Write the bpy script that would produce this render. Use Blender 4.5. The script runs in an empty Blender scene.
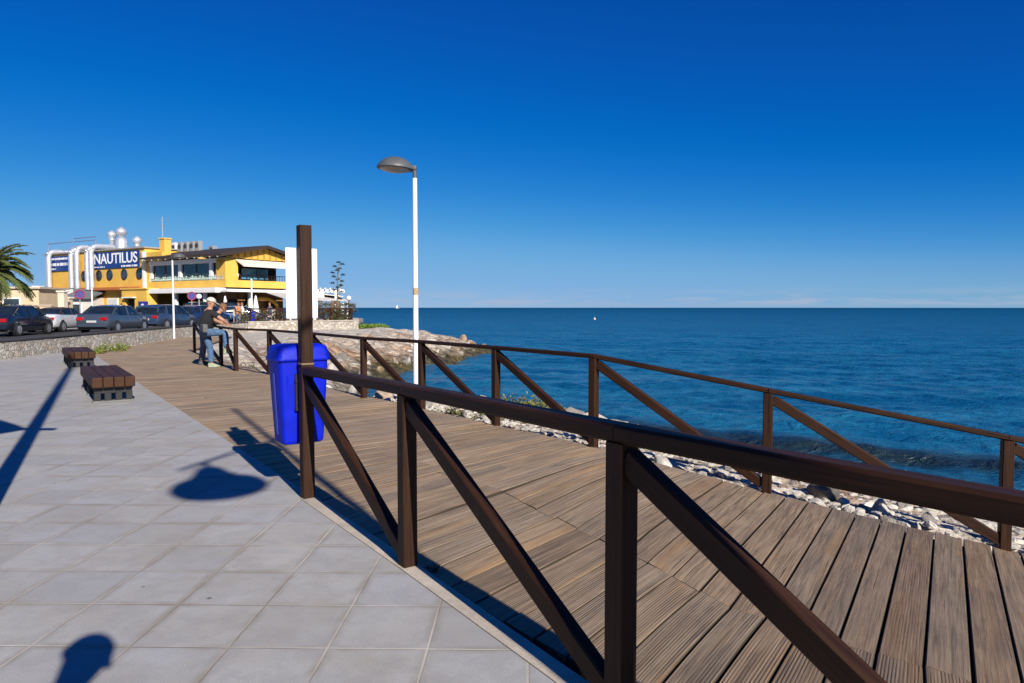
import bpy, bmesh, math, random
import numpy as np
from mathutils import Vector, Matrix, noise as mnoise
random.seed(7)
SC = bpy.context.scene
COL = SC.collection
R = math.radians
PI = math.pi
H = 1.363                      # eye height of the photograph, metres

# ------------------------------------------------------------------ helpers
def link(o):
    COL.objects.link(o); return o

def tag(o, label=None, cat=None, group=None, kind=None):
    if label: o['label'] = label
    if cat: o['category'] = cat
    if group: o['group'] = group
    if kind: o['kind'] = kind
    return o

def thing(name, label, cat, loc=(0, 0, 0), rz=0.0, group=None):
    o = bpy.data.objects.new(name, None); link(o)
    o.location = loc; o.rotation_euler = (0, 0, rz)
    o.empty_display_size = 0.1
    return tag(o, label, cat, group)

def copy_tree(o, parent=None):
    c = o.copy(); link(c)
    if parent is not None:
        c.parent = parent
    for ch in list(o.children):
        copy_tree(ch, c)
    return c

class MB:
    """collects shapes and links them as one mesh object"""
    def __init__(s):
        s.v = []; s.f = []; s.mi = []; s.cur = 0; s.uv = []; s.useuv = False
    def add(s, vs, fs, uv=None):
        b = len(s.v); s.v += [tuple(p) for p in vs]
        s.uv += uv if uv else [(p[2], p[0] + p[1]) for p in vs]
        for f in fs:
            s.f.append(tuple(b + i for i in f)); s.mi.append(s.cur)
        return s
    def quad(s, a, b, c, d): return s.add([a, b, c, d], [(0, 1, 2, 3)])
    def box(s, c, d, rz=0.0, bev=0.0, M=None):
        x, y, z = d[0]/2, d[1]/2, d[2]/2
        if bev <= 0:
            vs = [(-x,-y,-z),(x,-y,-z),(x,y,-z),(-x,y,-z),(-x,-y,z),(x,-y,z),(x,y,z),(-x,y,z)]
            fs = [(0,3,2,1),(4,5,6,7),(0,1,5,4),(1,2,6,5),(2,3,7,6),(3,0,4,7)]
        else:
            bm = bmesh.new(); bmesh.ops.create_cube(bm, size=1)
            for v in bm.verts: v.co = Vector((v.co.x*d[0], v.co.y*d[1], v.co.z*d[2]))
            bmesh.ops.bevel(bm, geom=bm.edges[:], offset=min(bev, min(d)*0.45), segments=1 if bev < .012 else 2, affect='EDGES', profile=.6)
            bm.verts.index_update()
            vs = [tuple(v.co) for v in bm.verts]; fs = [tuple(v.index for v in f.verts) for f in bm.faces]; bm.free()
        T = M if M is not None else Matrix.Translation(Vector(c)) @ Matrix.Rotation(rz, 4, 'Z')
        o = random.random()*30
        return s.add([T @ Vector(p) for p in vs], fs, [(p[0] + o, p[1] + p[2]*.93 + o) for p in vs])
    def bar(s, a, b, w, h, bev=0.004, up=(0, 0, 1)):
        """a square bar between two points, w sideways, h upwards"""
        a = Vector(a); b = Vector(b); d = b - a; L = d.length; d = d/L
        u = Vector(up)
        if abs(d.dot(u)) > .98: u = Vector((0, 1, 0))
        side = d.cross(u).normalized(); u = side.cross(d).normalized()
        M = Matrix((( d.x, side.x, u.x, (a.x+b.x)/2), (d.y, side.y, u.y, (a.y+b.y)/2), (d.z, side.z, u.z, (a.z+b.z)/2), (0, 0, 0, 1)))
        return s.box((0,0,0), (L, w, h), bev=bev, M=M)
    def beam(s, a, b, w, h, ch=.008, up=(0, 0, 1)):
        """a bar with its four long edges chamfered and square-cut ends"""
        a = Vector(a); b = Vector(b); d = b - a; L = d.length; d = d/L
        u = Vector(up); side = d.cross(u).normalized(); u = side.cross(d).normalized()
        y, z = w/2, h/2
        prof = [(-y + ch, -z), (y - ch, -z), (y, -z + ch), (y, z - ch), (y - ch, z), (-y + ch, z), (-y, z - ch), (-y, -z + ch)]
        o = random.random()*30
        vs = [a + side*p + u*q for p, q in prof] + [b + side*p + u*q for p, q in prof]
        uv = [(o, p + q*.93 + o) for p, q in prof] + [(o + L, p + q*.93 + o) for p, q in prof]
        fs = [tuple(range(8)), tuple(range(15, 7, -1))] + [(i, i+8, (i+1) % 8 + 8, (i+1) % 8) for i in range(8)]
        return s.add(vs, fs, uv)
    def tube(s, pts, r, n=10, caps=True):
        pts = [Vector(p) for p in pts]; m = len(pts)
        rr = r if isinstance(r, (list, tuple)) else [r]*m
        vs = []; fs = []
        for i, p in enumerate(pts):
            d = (pts[min(i+1, m-1)] - pts[max(i-1, 0)]).normalized()
            u = Vector((0, 0, 1)) if abs(d.z) < .95 else Vector((0, 1, 0))
            a = d.cross(u).normalized(); b = a.cross(d).normalized()
            for k in range(n):
                t = 2*PI*k/n
                vs.append(p + (a*math.cos(t) + b*math.sin(t))*rr[i])
        for i in range(m-1):
            for k in range(n):
                k2 = (k+1) % n
                fs.append((i*n+k, i*n+k2, (i+1)*n+k2, (i+1)*n+k))
        if caps:
            fs.append(tuple(range(n))); fs.append(tuple(range((m-1)*n + n-1, (m-1)*n-1, -1)))
        return s.add(vs, fs)
    def lathe(s, prof, n=20, M=None, sx=1, sy=1):
        """prof = [(radius, z)...]"""
        vs = []; fs = []; m = len(prof)
        for r, z in prof:
            for k in range(n):
                t = 2*PI*k/n
                vs.append(Vector((max(r, 1e-4)*math.cos(t)*sx, max(r, 1e-4)*math.sin(t)*sy, z)))
        for i in range(m-1):
            for k in range(n):
                k2 = (k+1) % n
                fs.append((i*n+k, i*n+k2, (i+1)*n+k2, (i+1)*n+k))
        fs.append(tuple(range(n-1, -1, -1))); fs.append(tuple(range((m-1)*n, m*n)))
        if M is not None: vs = [M @ p for p in vs]
        return s.add(vs, fs)
    def prism(s, pts, axis_vec):
        """polygon pts swept by axis_vec"""
        n = len(pts); a = Vector(axis_vec)
        vs = [Vector(p) for p in pts] + [Vector(p) + a for p in pts]
        fs = [tuple(range(n)), tuple(range(2*n-1, n-1, -1))]
        for i in range(n):
            j = (i+1) % n
            fs.append((i, i+n, j+n, j))
        return s.add(vs, fs)
    def build(s, name, mat, parent=None, smooth=False, fix=True, auto=None):
        me = bpy.data.meshes.new(name)
        me.from_pydata(s.v, [], s.f); me.update()
        mats = mat if isinstance(mat, (list, tuple)) else [mat]
        for m in mats: me.materials.append(m)
        if len(mats) > 1:
            me.polygons.foreach_set('material_index', s.mi)
        if fix:
            bm = bmesh.new(); bm.from_mesh(me)
            bmesh.ops.recalc_face_normals(bm, faces=bm.faces[:]); bm.to_mesh(me); bm.free()
        if smooth:
            me.polygons.foreach_set('use_smooth', [True]*len(me.polygons))
            if auto is not None:
                me.set_sharp_from_angle(angle=R(auto))
        if s.useuv:
            n = len(me.loops); vi = np.empty(n, dtype=np.int32); me.loops.foreach_get('vertex_index', vi)
            lay = me.uv_layers.new(name='UV')
            lay.data.foreach_set('uv', np.array(s.uv, dtype=np.float32)[vi].ravel())
        o = bpy.data.objects.new(name, me); link(o)
        if parent is not None: o.parent = parent
        return o

# ------------------------------------------------------------------ materials
MATS = {}
class NT:
    def __init__(s, name):
        s.m = bpy.data.materials.new(name); s.m.use_nodes = True
        s.t = s.m.node_tree; s.t.nodes.clear()
        s.out = s.n('ShaderNodeOutputMaterial'); s.b = s.n('ShaderNodeBsdfPrincipled')
        s.l(s.b.outputs[0], s.out.inputs['Surface'])
    def n(s, ty, **kw):
        x = s.t.nodes.new(ty)
        for k, v in kw.items(): setattr(x, k, v)
        return x
    def l(s, a, b): s.t.links.new(a, b)
    def setv(s, sock, v):
        if hasattr(v, 'node'): s.l(v, sock)
        else:
            if isinstance(v, tuple) and len(v) == 3 and sock.type == 'RGBA': v = v + (1,)
            sock.default_value = v
    def coord(s, kind='Object'):
        return s.n('ShaderNodeTexCoord').outputs[kind]
    def pos(s): return s.n('ShaderNodeNewGeometry').outputs['Position']
    def mapping(s, vec, scale=(1, 1, 1), rot=(0, 0, 0), loc=(0, 0, 0)):
        m = s.n('ShaderNodeMapping'); s.l(vec, m.inputs[0])
        m.inputs['Scale'].default_value = scale; m.inputs['Rotation'].default_value = rot; m.inputs['Location'].default_value = loc
        return m.outputs[0]
    def noise(s, vec, scale, detail=4, rough=.55, dist=0.0):
        x = s.n('ShaderNodeTexNoise'); s.l(vec, x.inputs['Vector'])
        x.inputs['Scale'].default_value = scale; x.inputs['Detail'].default_value = detail
        x.inputs['Roughness'].default_value = rough; x.inputs['Distortion'].default_value = dist
        return x.outputs['Fac']
    def voro(s, vec, scale, feature='F1', out='Distance', rnd=1.0):
        x = s.n('ShaderNodeTexVoronoi', feature=feature); s.l(vec, x.inputs['Vector'])
        x.inputs['Scale'].default_value = scale; x.inputs['Randomness'].default_value = rnd
        return x.outputs[out]
    def ramp(s, fac, stops, interp='LINEAR'):
        x = s.n('ShaderNodeValToRGB'); s.l(fac, x.inputs[0]); cr = x.color_ramp; cr.interpolation = interp
        while len(cr.elements) > len(stops): cr.elements.remove(cr.elements[-1])
        while len(cr.elements) < len(stops): cr.elements.new(.5)
        for e, (p, c) in zip(cr.elements, stops):
            e.position = p; e.color = (c, c, c, 1) if isinstance(c, (int, float)) else tuple(c) + (1,)
        return x.outputs[0]
    def mix(s, fac, a, b, blend='MIX'):
        x = s.n('ShaderNodeMix', data_type='RGBA', blend_type=blend)
        s.setv(x.inputs[0], fac); s.setv(x.inputs[6], a); s.setv(x.inputs[7], b)
        return x.outputs[2]
    def math(s, op, a, b=0.0, c=0.0, clamp=False):
        x = s.n('ShaderNodeMath', operation=op, use_clamp=clamp)
        s.setv(x.inputs[0], a); s.setv(x.inputs[1], b); s.setv(x.inputs[2], c)
        return x.outputs[0]
    def sep(s, vec):
        x = s.n('ShaderNodeSeparateXYZ'); s.l(vec, x.inputs[0]); return x.outputs
    def comb(s, a, b, c=0.0):
        x = s.n('ShaderNodeCombineXYZ'); s.setv(x.inputs[0], a); s.setv(x.inputs[1], b); s.setv(x.inputs[2], c); return x.outputs[0]
    def uv(s, name):
        x = s.n('ShaderNodeUVMap'); x.uv_map = name; return x.outputs[0]
    def bump(s, h, strength=.4, dist=.01, normal=None):
        x = s.n('ShaderNodeBump'); x.inputs['Strength'].default_value = strength; x.inputs['Distance'].default_value = dist
        s.l(h, x.inputs['Height'])
        if normal is not None: s.l(normal, x.inputs['Normal'])
        s.l(x.outputs[0], s.b.inputs['Normal']); return x.outputs[0]
    def set(s, **kw):
        for k, v in kw.items():
            nm = {'color': 'Base Color', 'rough': 'Roughness', 'metal': 'Metallic', 'spec': 'Specular IOR Level', 'ior': 'IOR', 'coat': 'Coat Weight'}.get(k, k)
            s.setv(s.b.inputs[nm], v)
        return s

def plain(name, color, rough=.6, var=.15, scale=6.0, metal=0.0, bump=0.0, spec=.5, coat=0.0):
    """a painted / plastic / metal surface with soft uneven wear"""
    if name in MATS: return MATS[name]
    t = NT(name); c = t.coord()
    n = t.noise(c, scale, 5, .6)
    lo = tuple(x*(1-var) for x in color); hi = tuple(min(1, x*(1+var)) for x in color)
    t.set(color=t.ramp(n, [(.3, lo), (.7, hi)]), metal=metal, spec=spec, coat=coat)
    n2 = t.noise(c, scale*3.1, 3)
    t.set(rough=t.math('MULTIPLY_ADD', n2, .25, max(.02, rough-.12)))
    if bump: t.bump(t.noise(c, scale*8, 4), bump, .004)
    MATS[name] = t.m; return t.m

def m_railwood(name='rail_wood', k=.39):
    t = NT(name); c = t.coord()
    # grain runs along each member: the members' meshes carry a UV laid along their length
    uv = t.uv('UV')
    g = t.noise(t.mapping(uv, (2.2, 55, 1)), 1.0, 5, .6, .3)
    g2 = t.noise(t.mapping(uv, (1.1, 3.5, 1)), 1.0, 4, .55)
    col = t.ramp(g, [(.28, (.024*k, .0095*k, .005*k)), (.52, (.075*k, .030*k, .013*k)), (.8, (.140*k, .060*k, .025*k))])
    col = t.mix(t.ramp(g2, [(.4, 0.0), (.75, .7)]), col, (.105*k, .040*k, .016*k))
    wear = t.ramp(t.noise(c, 9, 6, .7), [(.62, 0.0), (.72, .55)])
    col = t.mix(wear, col, (.17*k, .10*k, .062*k))
    crack = t.ramp(t.noise(t.mapping(uv, (1.3, 90, 1)), 1.0, 2, .5), [(.66, 0.0), (.71, 1.0)])
    col = t.mix(t.math('MULTIPLY', crack, .7), col, (.010, .006, .004))
    t.set(color=col, rough=t.math('MULTIPLY_ADD', g, .3, .45), spec=.20)
    hgt = t.math('SUBTRACT', g, t.math('MULTIPLY', crack, .8))
    t.bump(hgt, .45, .003)
    return t.m

def m_deck():
    t = NT('weathered_deck_wood')
    uv = t.uv('UV'); rn = t.sep(t.uv('RND')); s = t.sep(uv)
    rnd = rn[0]; groove = rn[1]; oa = t.n('ShaderNodeAttribute'); oa.attribute_name = 'old'; old = oa.outputs['Fac']
    pos = t.pos()
    g = t.noise(t.mapping(uv, (1.6, 34, 1)), 1.0, 6, .65, .6)
    fine = t.noise(t.mapping(uv, (3.5, 210, 1)), 1.0, 3, .6)
    med = t.noise(t.mapping(uv, (1.1, 95, 1)), 1.0, 4, .6, .4)
    dark_b = rn[1]
    streak = t.noise(t.mapping(uv, (.6, 13, 1)), 1.0, 5, .6, .5)
    col = t.ramp(g, [(.25, (.13, .096, .066)), (.45, (.30, .232, .165)), (.6, (.40, .315, .23)), (.8, (.52, .42, .315))])
    grey = t.ramp(g, [(.25, (.125, .108, .092)), (.5, (.30, .262, .215)), (.8, (.47, .41, .345))])
    col = t.mix(t.ramp(rnd, [(.35, 0.0), (1.0, .7)]), col, grey)
    # warm ochre where the sun-bleached skin has worn through
    och = t.ramp(t.noise(t.mapping(uv, (.55, 6, 1)), 1.0, 4, .6), [(.54, 0.0), (.70, .65)])
    col = t.mix(och, col, (.44, .29, .145))
    col = t.mix(1.0, col, t.ramp(med, [(.3, .64), (.5, 1.0), (.68, 1.12)]), 'MULTIPLY')
    col = t.mix(1.0, col, (1.32, 1.20, 1.02), 'MULTIPLY')
    col = t.mix(t.math('MULTIPLY', t.ramp(fine, [(.34, 1.0), (.5, 0.0)]), .35), col, (.09, .065, .045))
    # per plank brightness
    col = t.mix(1.0, col, t.ramp(t.math('FRACT', t.math('MULTIPLY', rnd, 7.31)), [(0, .86), (1, 1.1)]), 'MULTIPLY')
    col = t.mix(old, col, t.mix(1.0, col, (.50, .475, .48), 'MULTIPLY'))
    dirt = t.ramp(t.noise(pos, 1.3, 6, .65), [(.44, 0.0), (.7, .6)])
    col = t.mix(dirt, col, t.mix(.5, col, (.085, .07, .058)))
    crack = t.ramp(streak, [(.62, 0.0), (.67, 1.0)])
    crack2 = t.ramp(t.noise(t.mapping(uv, (1.0, 60, 1)), 1.0, 3, .5), [(.67, 0.0), (.71, 1.0)])
    ck = t.math('MAXIMUM', t.math('MULTIPLY', crack, .35), crack2)
    col = t.mix(t.math('MULTIPLY', ck, .75), col, (.04, .028, .02))
    # routed anti-slip grooves on some boards
    w = t.math('SINE', t.math('MULTIPLY', t.math('ADD', s[1], t.math('MULTIPLY', t.noise(t.mapping(uv, (2.0, 30, 1)), 1.0, 3), .006)), 2*PI/.0135))
    w01 = t.math('MULTIPLY_ADD', w, .5, .5)
    wear = t.ramp(t.noise(t.mapping(uv, (.9, 9, 1)), 1.0, 4, .6), [(.38, .05), (.62, .85)])
    gw = t.math('MULTIPLY', t.math('MULTIPLY', groove, wear), t.math('SUBTRACT', 1.0, t.math('POWER', w01, .6)))
    col = t.mix(t.math('MULTIPLY', gw, .62), col, (.055, .040, .028))
    ea = t.n('ShaderNodeAttribute'); ea.attribute_name = 'edge'
    col = t.mix(t.math('MULTIPLY', ea.outputs['Fac'], .92), col, (.030, .023, .017))
    # screw heads / nail stains
    hgt = t.math('ADD', t.math('MULTIPLY', g, .5), t.math('MULTIPLY', fine, .5))
    hgt = t.math('SUBTRACT', hgt, t.math('MULTIPLY', ck, .9))
    hgt = t.math('SUBTRACT', hgt, t.math('MULTIPLY', gw, 1.1))
    t.set(color=col, rough=t.math('MULTIPLY_ADD', g, .25, .55), spec=.3)
    t.bump(hgt, .8, .004)
    return t.m

def m_paving():
    t = NT('concrete_tile_paving')
    p = t.mapping(t.pos(), (1, 1, 1), (0, 0, R(1.0)))
    s = t.sep(p)
    T = .4
    ux = t.math('MULTIPLY_ADD', s[0], 1/T, 100 - .015/T)
    uy = t.math('MULTIPLY_ADD', s[1], 1/T, 100 + .012/T)
    fx = t.math('FRACT', ux); fy = t.math('FRACT', uy)
    ex = t.math('MINIMUM', fx, t.math('SUBTRACT', 1.0, fx)); ey = t.math('MINIMUM', fy, t.math('SUBTRACT', 1.0, fy))
    wob = t.math('MULTIPLY_ADD', t.noise(p, 14, 3), .010, -.005)
    e = t.math('ADD', t.math('MINIMUM', ex, ey), wob)
    joint = t.ramp(e, [(.0075, 1.0), (.0140, 0.0)])
    cell = t.comb(t.math('FLOOR', ux), t.math('FLOOR', uy))
    wn = t.n('ShaderNodeTexWhiteNoise', noise_dimensions='3D'); t.l(cell, wn.inputs['Vector'])
    tv = wn.outputs['Value']
    base = t.mix(tv, (.362, .364, .370), (.410, .398, .368))
    base = t.mix(t.ramp(t.math('FRACT', t.math('MULTIPLY', tv, 9.7)), [(.0, .6), (.4, 0.0)]), base, (.30, .295, .28))
    blot = t.noise(p, 2.1, 5, .62)
    base = t.mix(t.ramp(blot, [(.43, 0.0), (.64, .75)]), base, (.33, .305, .265))
    base = t.mix(t.ramp(t.noise(p, 6.5, 6, .7), [(.42, .35), (.55, 0.0)]), base, (.27, .265, .26))
    base = t.mix(t.ramp(t.noise(t.mapping(p, (1, 2.2, 1)), .55, 5, .6), [(.50, 0.0), (.68, .5)]), base, (.40, .385, .36))
    speck = t.noise(p, 160, 2, .6)
    base = t.mix(t.ramp(speck, [(.35, .35), (.5, 0.0)]), base, (.2, .2, .21))
    base = t.mix(t.ramp(speck, [(.58, 0.0), (.75, .3)]), base, (.55, .55, .55))
    spot = t.ramp(t.voro(p, 2.3), [(.02, .8), (.035, 0.0)])
    base = t.mix(spot, base, (.07, .065, .06))
    ring = t.ramp(e, [(.01, .75), (.10, 0.0)])
    base = t.mix(t.math('MULTIPLY', ring, t.ramp(t.noise(p, 3.3, 4), [(.40, 0.0), (.62, 1.0)])), base, (.235, .205, .165))
    jc = t.mix(t.ramp(t.noise(p, 1.1, 4), [(.40, 0.0), (.58, 1.0)]), (.50, .455, .385), (.265, .23, .185))
    col = t.mix(joint, base, jc)
    t.set(color=col, rough=.75, spec=.3)
    h = t.math('SUBTRACT', t.math('MULTIPLY', speck, .18), t.math('MULTIPLY', joint, .7))
    h = t.math('ADD', h, t.math('MULTIPLY', tv, .25))
    t.bump(h, .5, .004)
    return t.m

def m_concrete(name, c=(.46, .40, .32)):
    t = NT(name); p = t.pos()
    n = t.noise(p, 5, 6, .65); f = t.noise(p, 120, 3)
    col = t.ramp(n, [(.3, tuple(x*.72 for x in c)), (.65, tuple(min(1, x*1.12) for x in c))])
    col = t.mix(t.ramp(f, [(.35, .4), (.5, 0.0)]), col, tuple(x*.55 for x in c))
    t.set(color=col, rough=.85, spec=.25); t.bump(f, .5, .003)
    return t.m

def m_ground():
    """sand, rubble and rock of the shore; darker wet, weedy stone by the waterline"""
    t = NT('shore_ground'); p = t.pos(); s = t.sep(p)
    n = t.noise(p, .55, 7, .62); n2 = t.noise(p, 3.2, 6, .65); n3 = t.noise(p, 17, 4, .6)
    col = t.ramp(n2, [(.3, (.29, .235, .175)), (.5, (.50, .425, .335)), (.7, (.64, .575, .48))])
    col = t.mix(t.ramp(n, [(.47, 0.0), (.62, .85)]), col, t.ramp(n2, [(.35, (.25, .115, .05)), (.65, (.44, .27, .15))]))
    cell = t.voro(p, 1.6, 'DISTANCE_TO_EDGE')
    col = t.mix(t.ramp(cell, [(.015, .7), (.07, 0.0)]), col, (.10, .085, .07))
    col = t.mix(t.ramp(n3, [(.34, .55), (.46, 0.0)]), col, (.13, .115, .10))
    zz = t.math('ADD', s[2], t.math('MULTIPLY_ADD', n2, .8, -.4))
    wet = t.ramp(t.math('MULTIPLY_ADD', zz, .5, 1.0), [(.34, 1.0), (.56, 0.0)])
    sa = t.n('ShaderNodeAttribute'); sa.attribute_name = 'sand'
    sand = t.ramp(t.noise(p, 2.0, 6, .65), [(.3, (.42, .37, .30)), (.7, (.62, .57, .49))])
    sand = t.mix(t.ramp(n3, [(.62, 0.0), (.72, .6)]), sand, (.30, .265, .22))
    col = t.mix(t.math('MULTIPLY', sa.outputs['Fac'], .92), col, sand)
    col = t.mix(wet, col, t.ramp(n2, [(.35, (.020, .018, .010)), (.52, (.085, .070, .022)), (.7, (.16, .115, .05))]))
    t.set(color=col, rough=t.math('MULTIPLY_ADD', wet, -.35, .88), spec=.3)
    h = t.math('ADD', t.math('MULTIPLY', n2, .8), t.math('ADD', t.math('MULTIPLY', n3, .25), t.math('MINIMUM', t.math('MULTIPLY', cell, 2.0), .5)))
    t.bump(h, .8, .16)
    return t.m

def m_rock(name='pale_rock', k=1.02, warm=0.0):
    t = NT(name); c = t.coord(); oi = t.n('ShaderNodeObjectInfo').outputs['Random']
    v = t.n('ShaderNodeVectorMath', operation='ADD'); t.l(c, v.inputs[0]); t.l(t.comb(t.math('MULTIPLY', oi, 40.0), 0.0), v.inputs[1]); c = v.outputs[0]
    n = t.noise(c, 2.2, 7, .65); f = t.noise(c, 14, 5, .65)
    a = t.ramp(n, [(.3, (.26*k, .235*k, .20*k)), (.5, (.47*k, .435*k, .375*k)), (.72, (.64*k, .60*k, .535*k))])
    b = t.ramp(n, [(.3, (.20*k, .13*k, .08*k)), (.6, (.45*k, .31*k, .195*k)), (.8, (.55*k, .45*k, .34*k))])
    col = t.mix(t.ramp(oi, [(.55-warm, 0.0), (.9-warm, 1.0)]), a, b)
    dk = t.ramp(t.math('FRACT', t.math('MULTIPLY', oi, 13.7)), [(.76, 0.0), (.82, .8)])
    col = t.mix(dk, col, t.ramp(n, [(.3, (.07, .066, .06)), (.7, (.2, .185, .165))]))
    col = t.mix(t.ramp(f, [(.33, .6), (.45, 0.0)]), col, (.12, .10, .085))
    s = t.sep(t.pos())
    wet = t.ramp(t.math('MULTIPLY_ADD', t.math('ADD', s[2], t.math('MULTIPLY_ADD', n, .7, -.35)), .5, 1.0), [(.24, 1.0), (.46, 0.0)])
    col = t.mix(wet, col, t.ramp(f, [(.35, (.022, .020, .013)), (.6, (.085, .068, .03))]))
    t.set(color=col, rough=.85, spec=.25)
    t.bump(t.math('ADD', n, t.math('MULTIPLY', f, .5)), .7, .03)
    return t.m

def m_stonewall():
    t = NT('rubble_stone'); p = t.pos()
    d = t.noise(p, 5, 3)
    v = t.n('ShaderNodeVectorMath', operation='MULTIPLY_ADD'); t.l(p, v.inputs[0]); v.inputs[1].default_value = (1, 1, 1.25)
    t.l(t.comb(t.math('MULTIPLY', d, .12), t.math('MULTIPLY', d, .1)), v.inputs[2]); q = v.outputs[0]
    cell = t.voro(q, 6.5, 'DISTANCE_TO_EDGE'); cc = t.voro(q, 6.5, 'F1', 'Color')
    n = t.noise(p, 22, 5, .6)
    hsv = t.n('ShaderNodeSeparateColor'); t.l(cc, hsv.inputs[0])
    stone = t.mix(hsv.outputs[0], (.30, .265, .215), (.60, .555, .48))
    stone = t.mix(t.ramp(hsv.outputs[1], [(.7, 0.0), (.95, .6)]), stone, (.40, .29, .19))
    stone = t.mix(t.ramp(n, [(.35, .4), (.5, 0.0)]), stone, (.2, .18, .15))
    col = t.mix(t.ramp(cell, [(.02, .85), (.06, 0.0)]), stone, (.30, .275, .235))
    t.set(color=col, rough=.88, spec=.25)
    t.bump(t.math('ADD', t.math('MINIMUM', t.math('MULTIPLY', cell, 6.0), .7), t.math('MULTIPLY', n, .25)), .8, .03)
    return t.m

def m_asphalt():
    t = NT('asphalt'); p = t.pos()
    n = t.noise(p, .4, 5, .6); f = t.noise(p, 60, 3)
    t.set(color=t.mix(t.ramp(f, [(.3, .5), (.6, 0.0)]), t.ramp(n, [(.3, (.042, .042, .044)), (.7, (.075, .074, .073))]), (.03, .03, .03)), rough=.9, spec=.2)
    t.bump(f, .4, .006); return t.m

def m_plaster(name, c, var=.10):
    t = NT(name); p = t.pos()
    n = t.noise(p, .8, 6, .6); f = t.noise(p, 25, 4, .6)
    st = t.noise(t.mapping(p, (3, 3, .3)), 1.0, 4)
    col = t.ramp(n, [(.3, tuple(x*(1-var) for x in c)), (.7, tuple(min(1, x*(1+var)) for x in c))])
    col = t.mix(t.ramp(st, [(.58, 0.0), (.8, .35)]), col, tuple(x*.6 for x in c))
    t.set(color=col, rough=.85, spec=.25); t.bump(f, .25, .01); return t.m

def m_glass(name='window_glass', c=(.02, .03, .035), rough=.06):
    t = NT(name); p = t.coord()
    t.set(color=t.ramp(t.noise(p, 1.3, 3), [(.35, tuple(x*.5 for x in c)), (.65, tuple(x*1.5 for x in c))]), rough=rough, spec=.8)
    return t.m

def m_leaf(name, lo, hi, dry=None):
    t = NT(name); p = t.pos()
    n = t.noise(p, 7, 4, .6); f = t.noise(p, 40, 2)
    col = t.ramp(n, [(.3, lo), (.7, hi)])
    if dry: col = t.mix(t.ramp(f, [(.5, 0.0), (.65, .8)]), col, dry)
    t.set(color=col, rough=.6, spec=.3)
    #    t.b.inputs['Subsurface Weight'].default_value = 0.0
    return t.m

def m_sea():
    t = NT('sea_water'); p = t.pos(); s = t.sep(p)
    at = t.n('ShaderNodeAttribute'); at.attribute_name = 'foam'; foam_a = at.outputs['Fac']
    at2 = t.n('ShaderNodeAttribute'); at2.attribute_name = 'shallow'; shal = at2.outputs['Fac']
    at3 = t.n('ShaderNodeAttribute'); at3.attribute_name = 'far'; far = at3.outputs['Fac']
    q = t.mapping(p, (.7, 1.0, 1), (0, 0, R(14)))
    q2 = t.mapping(p, (.35, 1.0, 1), (0, 0, R(6)))
    a = t.noise(q, 5.0, 5, .68, .5)
    b = t.noise(q2, .55, 4, .55, .3)
    c = t.noise(q2, .10, 4, .55)
    big = t.noise(t.mapping(p, (.012, .055, 1)), 1.0, 4, .6)
    at4 = t.n('ShaderNodeAttribute'); at4.attribute_name = 'wave_dark'; wave_dark = at4.outputs['Fac']  # darker, less glossy water along the ridge of the breaking wave
    deep = t.ramp(big, [(.35, (.0004, .048, .112)), (.65, (.001, .074, .155))])
    col = t.mix(t.math('MULTIPLY', shal, .6), deep, (.012, .068, .115))
    near = t.math('SUBTRACT', 1.0, far)
    col = t.mix(t.math('MULTIPLY', near, .75), col, t.mix(t.ramp(b, [(.40, 0.0), (.60, 1.0)]), (.004, .078, .175), (.016, .150, .265)))  # ripple highlights painted into the lighter colour of the nearer water
    col = t.mix(wave_dark, col, (.014, .022, .026))
    fn = t.noise(q, 6.0, 6, .7, 1.0)
    lace = t.ramp(t.voro(t.mapping(p, (1, 1.6, 1)), 3.2, 'DISTANCE_TO_EDGE'), [(.03, 1.0), (.12, 0.0)])
    foam = t.math('MULTIPLY', foam_a, t.math('MULTIPLY_ADD', fn, 1.7, -.25), clamp=True)
    foam = t.ramp(foam, [(.30, 0.0), (.55, 1.0)])
    col = t.mix(foam, col, (.70, .73, .74))
    t.set(color=col, ior=1.333, spec=t.math('MULTIPLY', t.math('MULTIPLY_ADD', far, -.40, .55), t.math('MULTIPLY_ADD', wave_dark, -.75, 1.0)))
    t.set(rough=t.math('MAXIMUM', t.math('MULTIPLY', foam, .7), t.math('MULTIPLY_ADD', far, .30, .20)))
    h = t.math('ADD', t.math('MULTIPLY', a, .10), t.math('ADD', t.math('MULTIPLY', b, .22), t.math('ADD', t.math('MULTIPLY', t.noise(q, 1.6, 4, .6, .4), .30), t.math('MULTIPLY', c, .5))))
    t.bump(h, 1.0, 1.0)
    return t.m
SKY_SAT = 1.25; SKY_HUE = .5; SKY_GAMMA = 1.0; SKY_TINT = (1, 1, 1, 1); SKY_STRENGTH = .10; EXPOSURE = .35
EXPOSURE = .5; DENOISE = True; PREFILTER = 'NONE'
# ------------------------------------------------------------------ camera, light, sky
SUN_AZ = R(30.0); SUN_EL = R(29.6)           # shadows run 29.8 deg left of straight ahead
cam = bpy.data.cameras.new('Camera'); camo = bpy.data.objects.new('Camera', cam); link(camo)
cam.sensor_width = 36; cam.lens = 700*36/1024; cam.clip_start = .05; cam.clip_end = 80000
camo.location = (0, .067, H); camo.rotation_euler = (R(90 - 2.82), 0, 0)
SC.camera = camo

to_sun = Vector((math.sin(SUN_AZ)*math.cos(SUN_EL), -math.cos(SUN_AZ)*math.cos(SUN_EL), math.sin(SUN_EL)))
sl = bpy.data.lights.new('Sun', 'SUN'); sl.energy = 5.0; sl.angle = R(.53); sl.color = (1.0, .93, .83)
so = bpy.data.objects.new('Sun', sl); link(so)
so.rotation_euler = to_sun.to_track_quat('Z', 'Y').to_euler()

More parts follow.
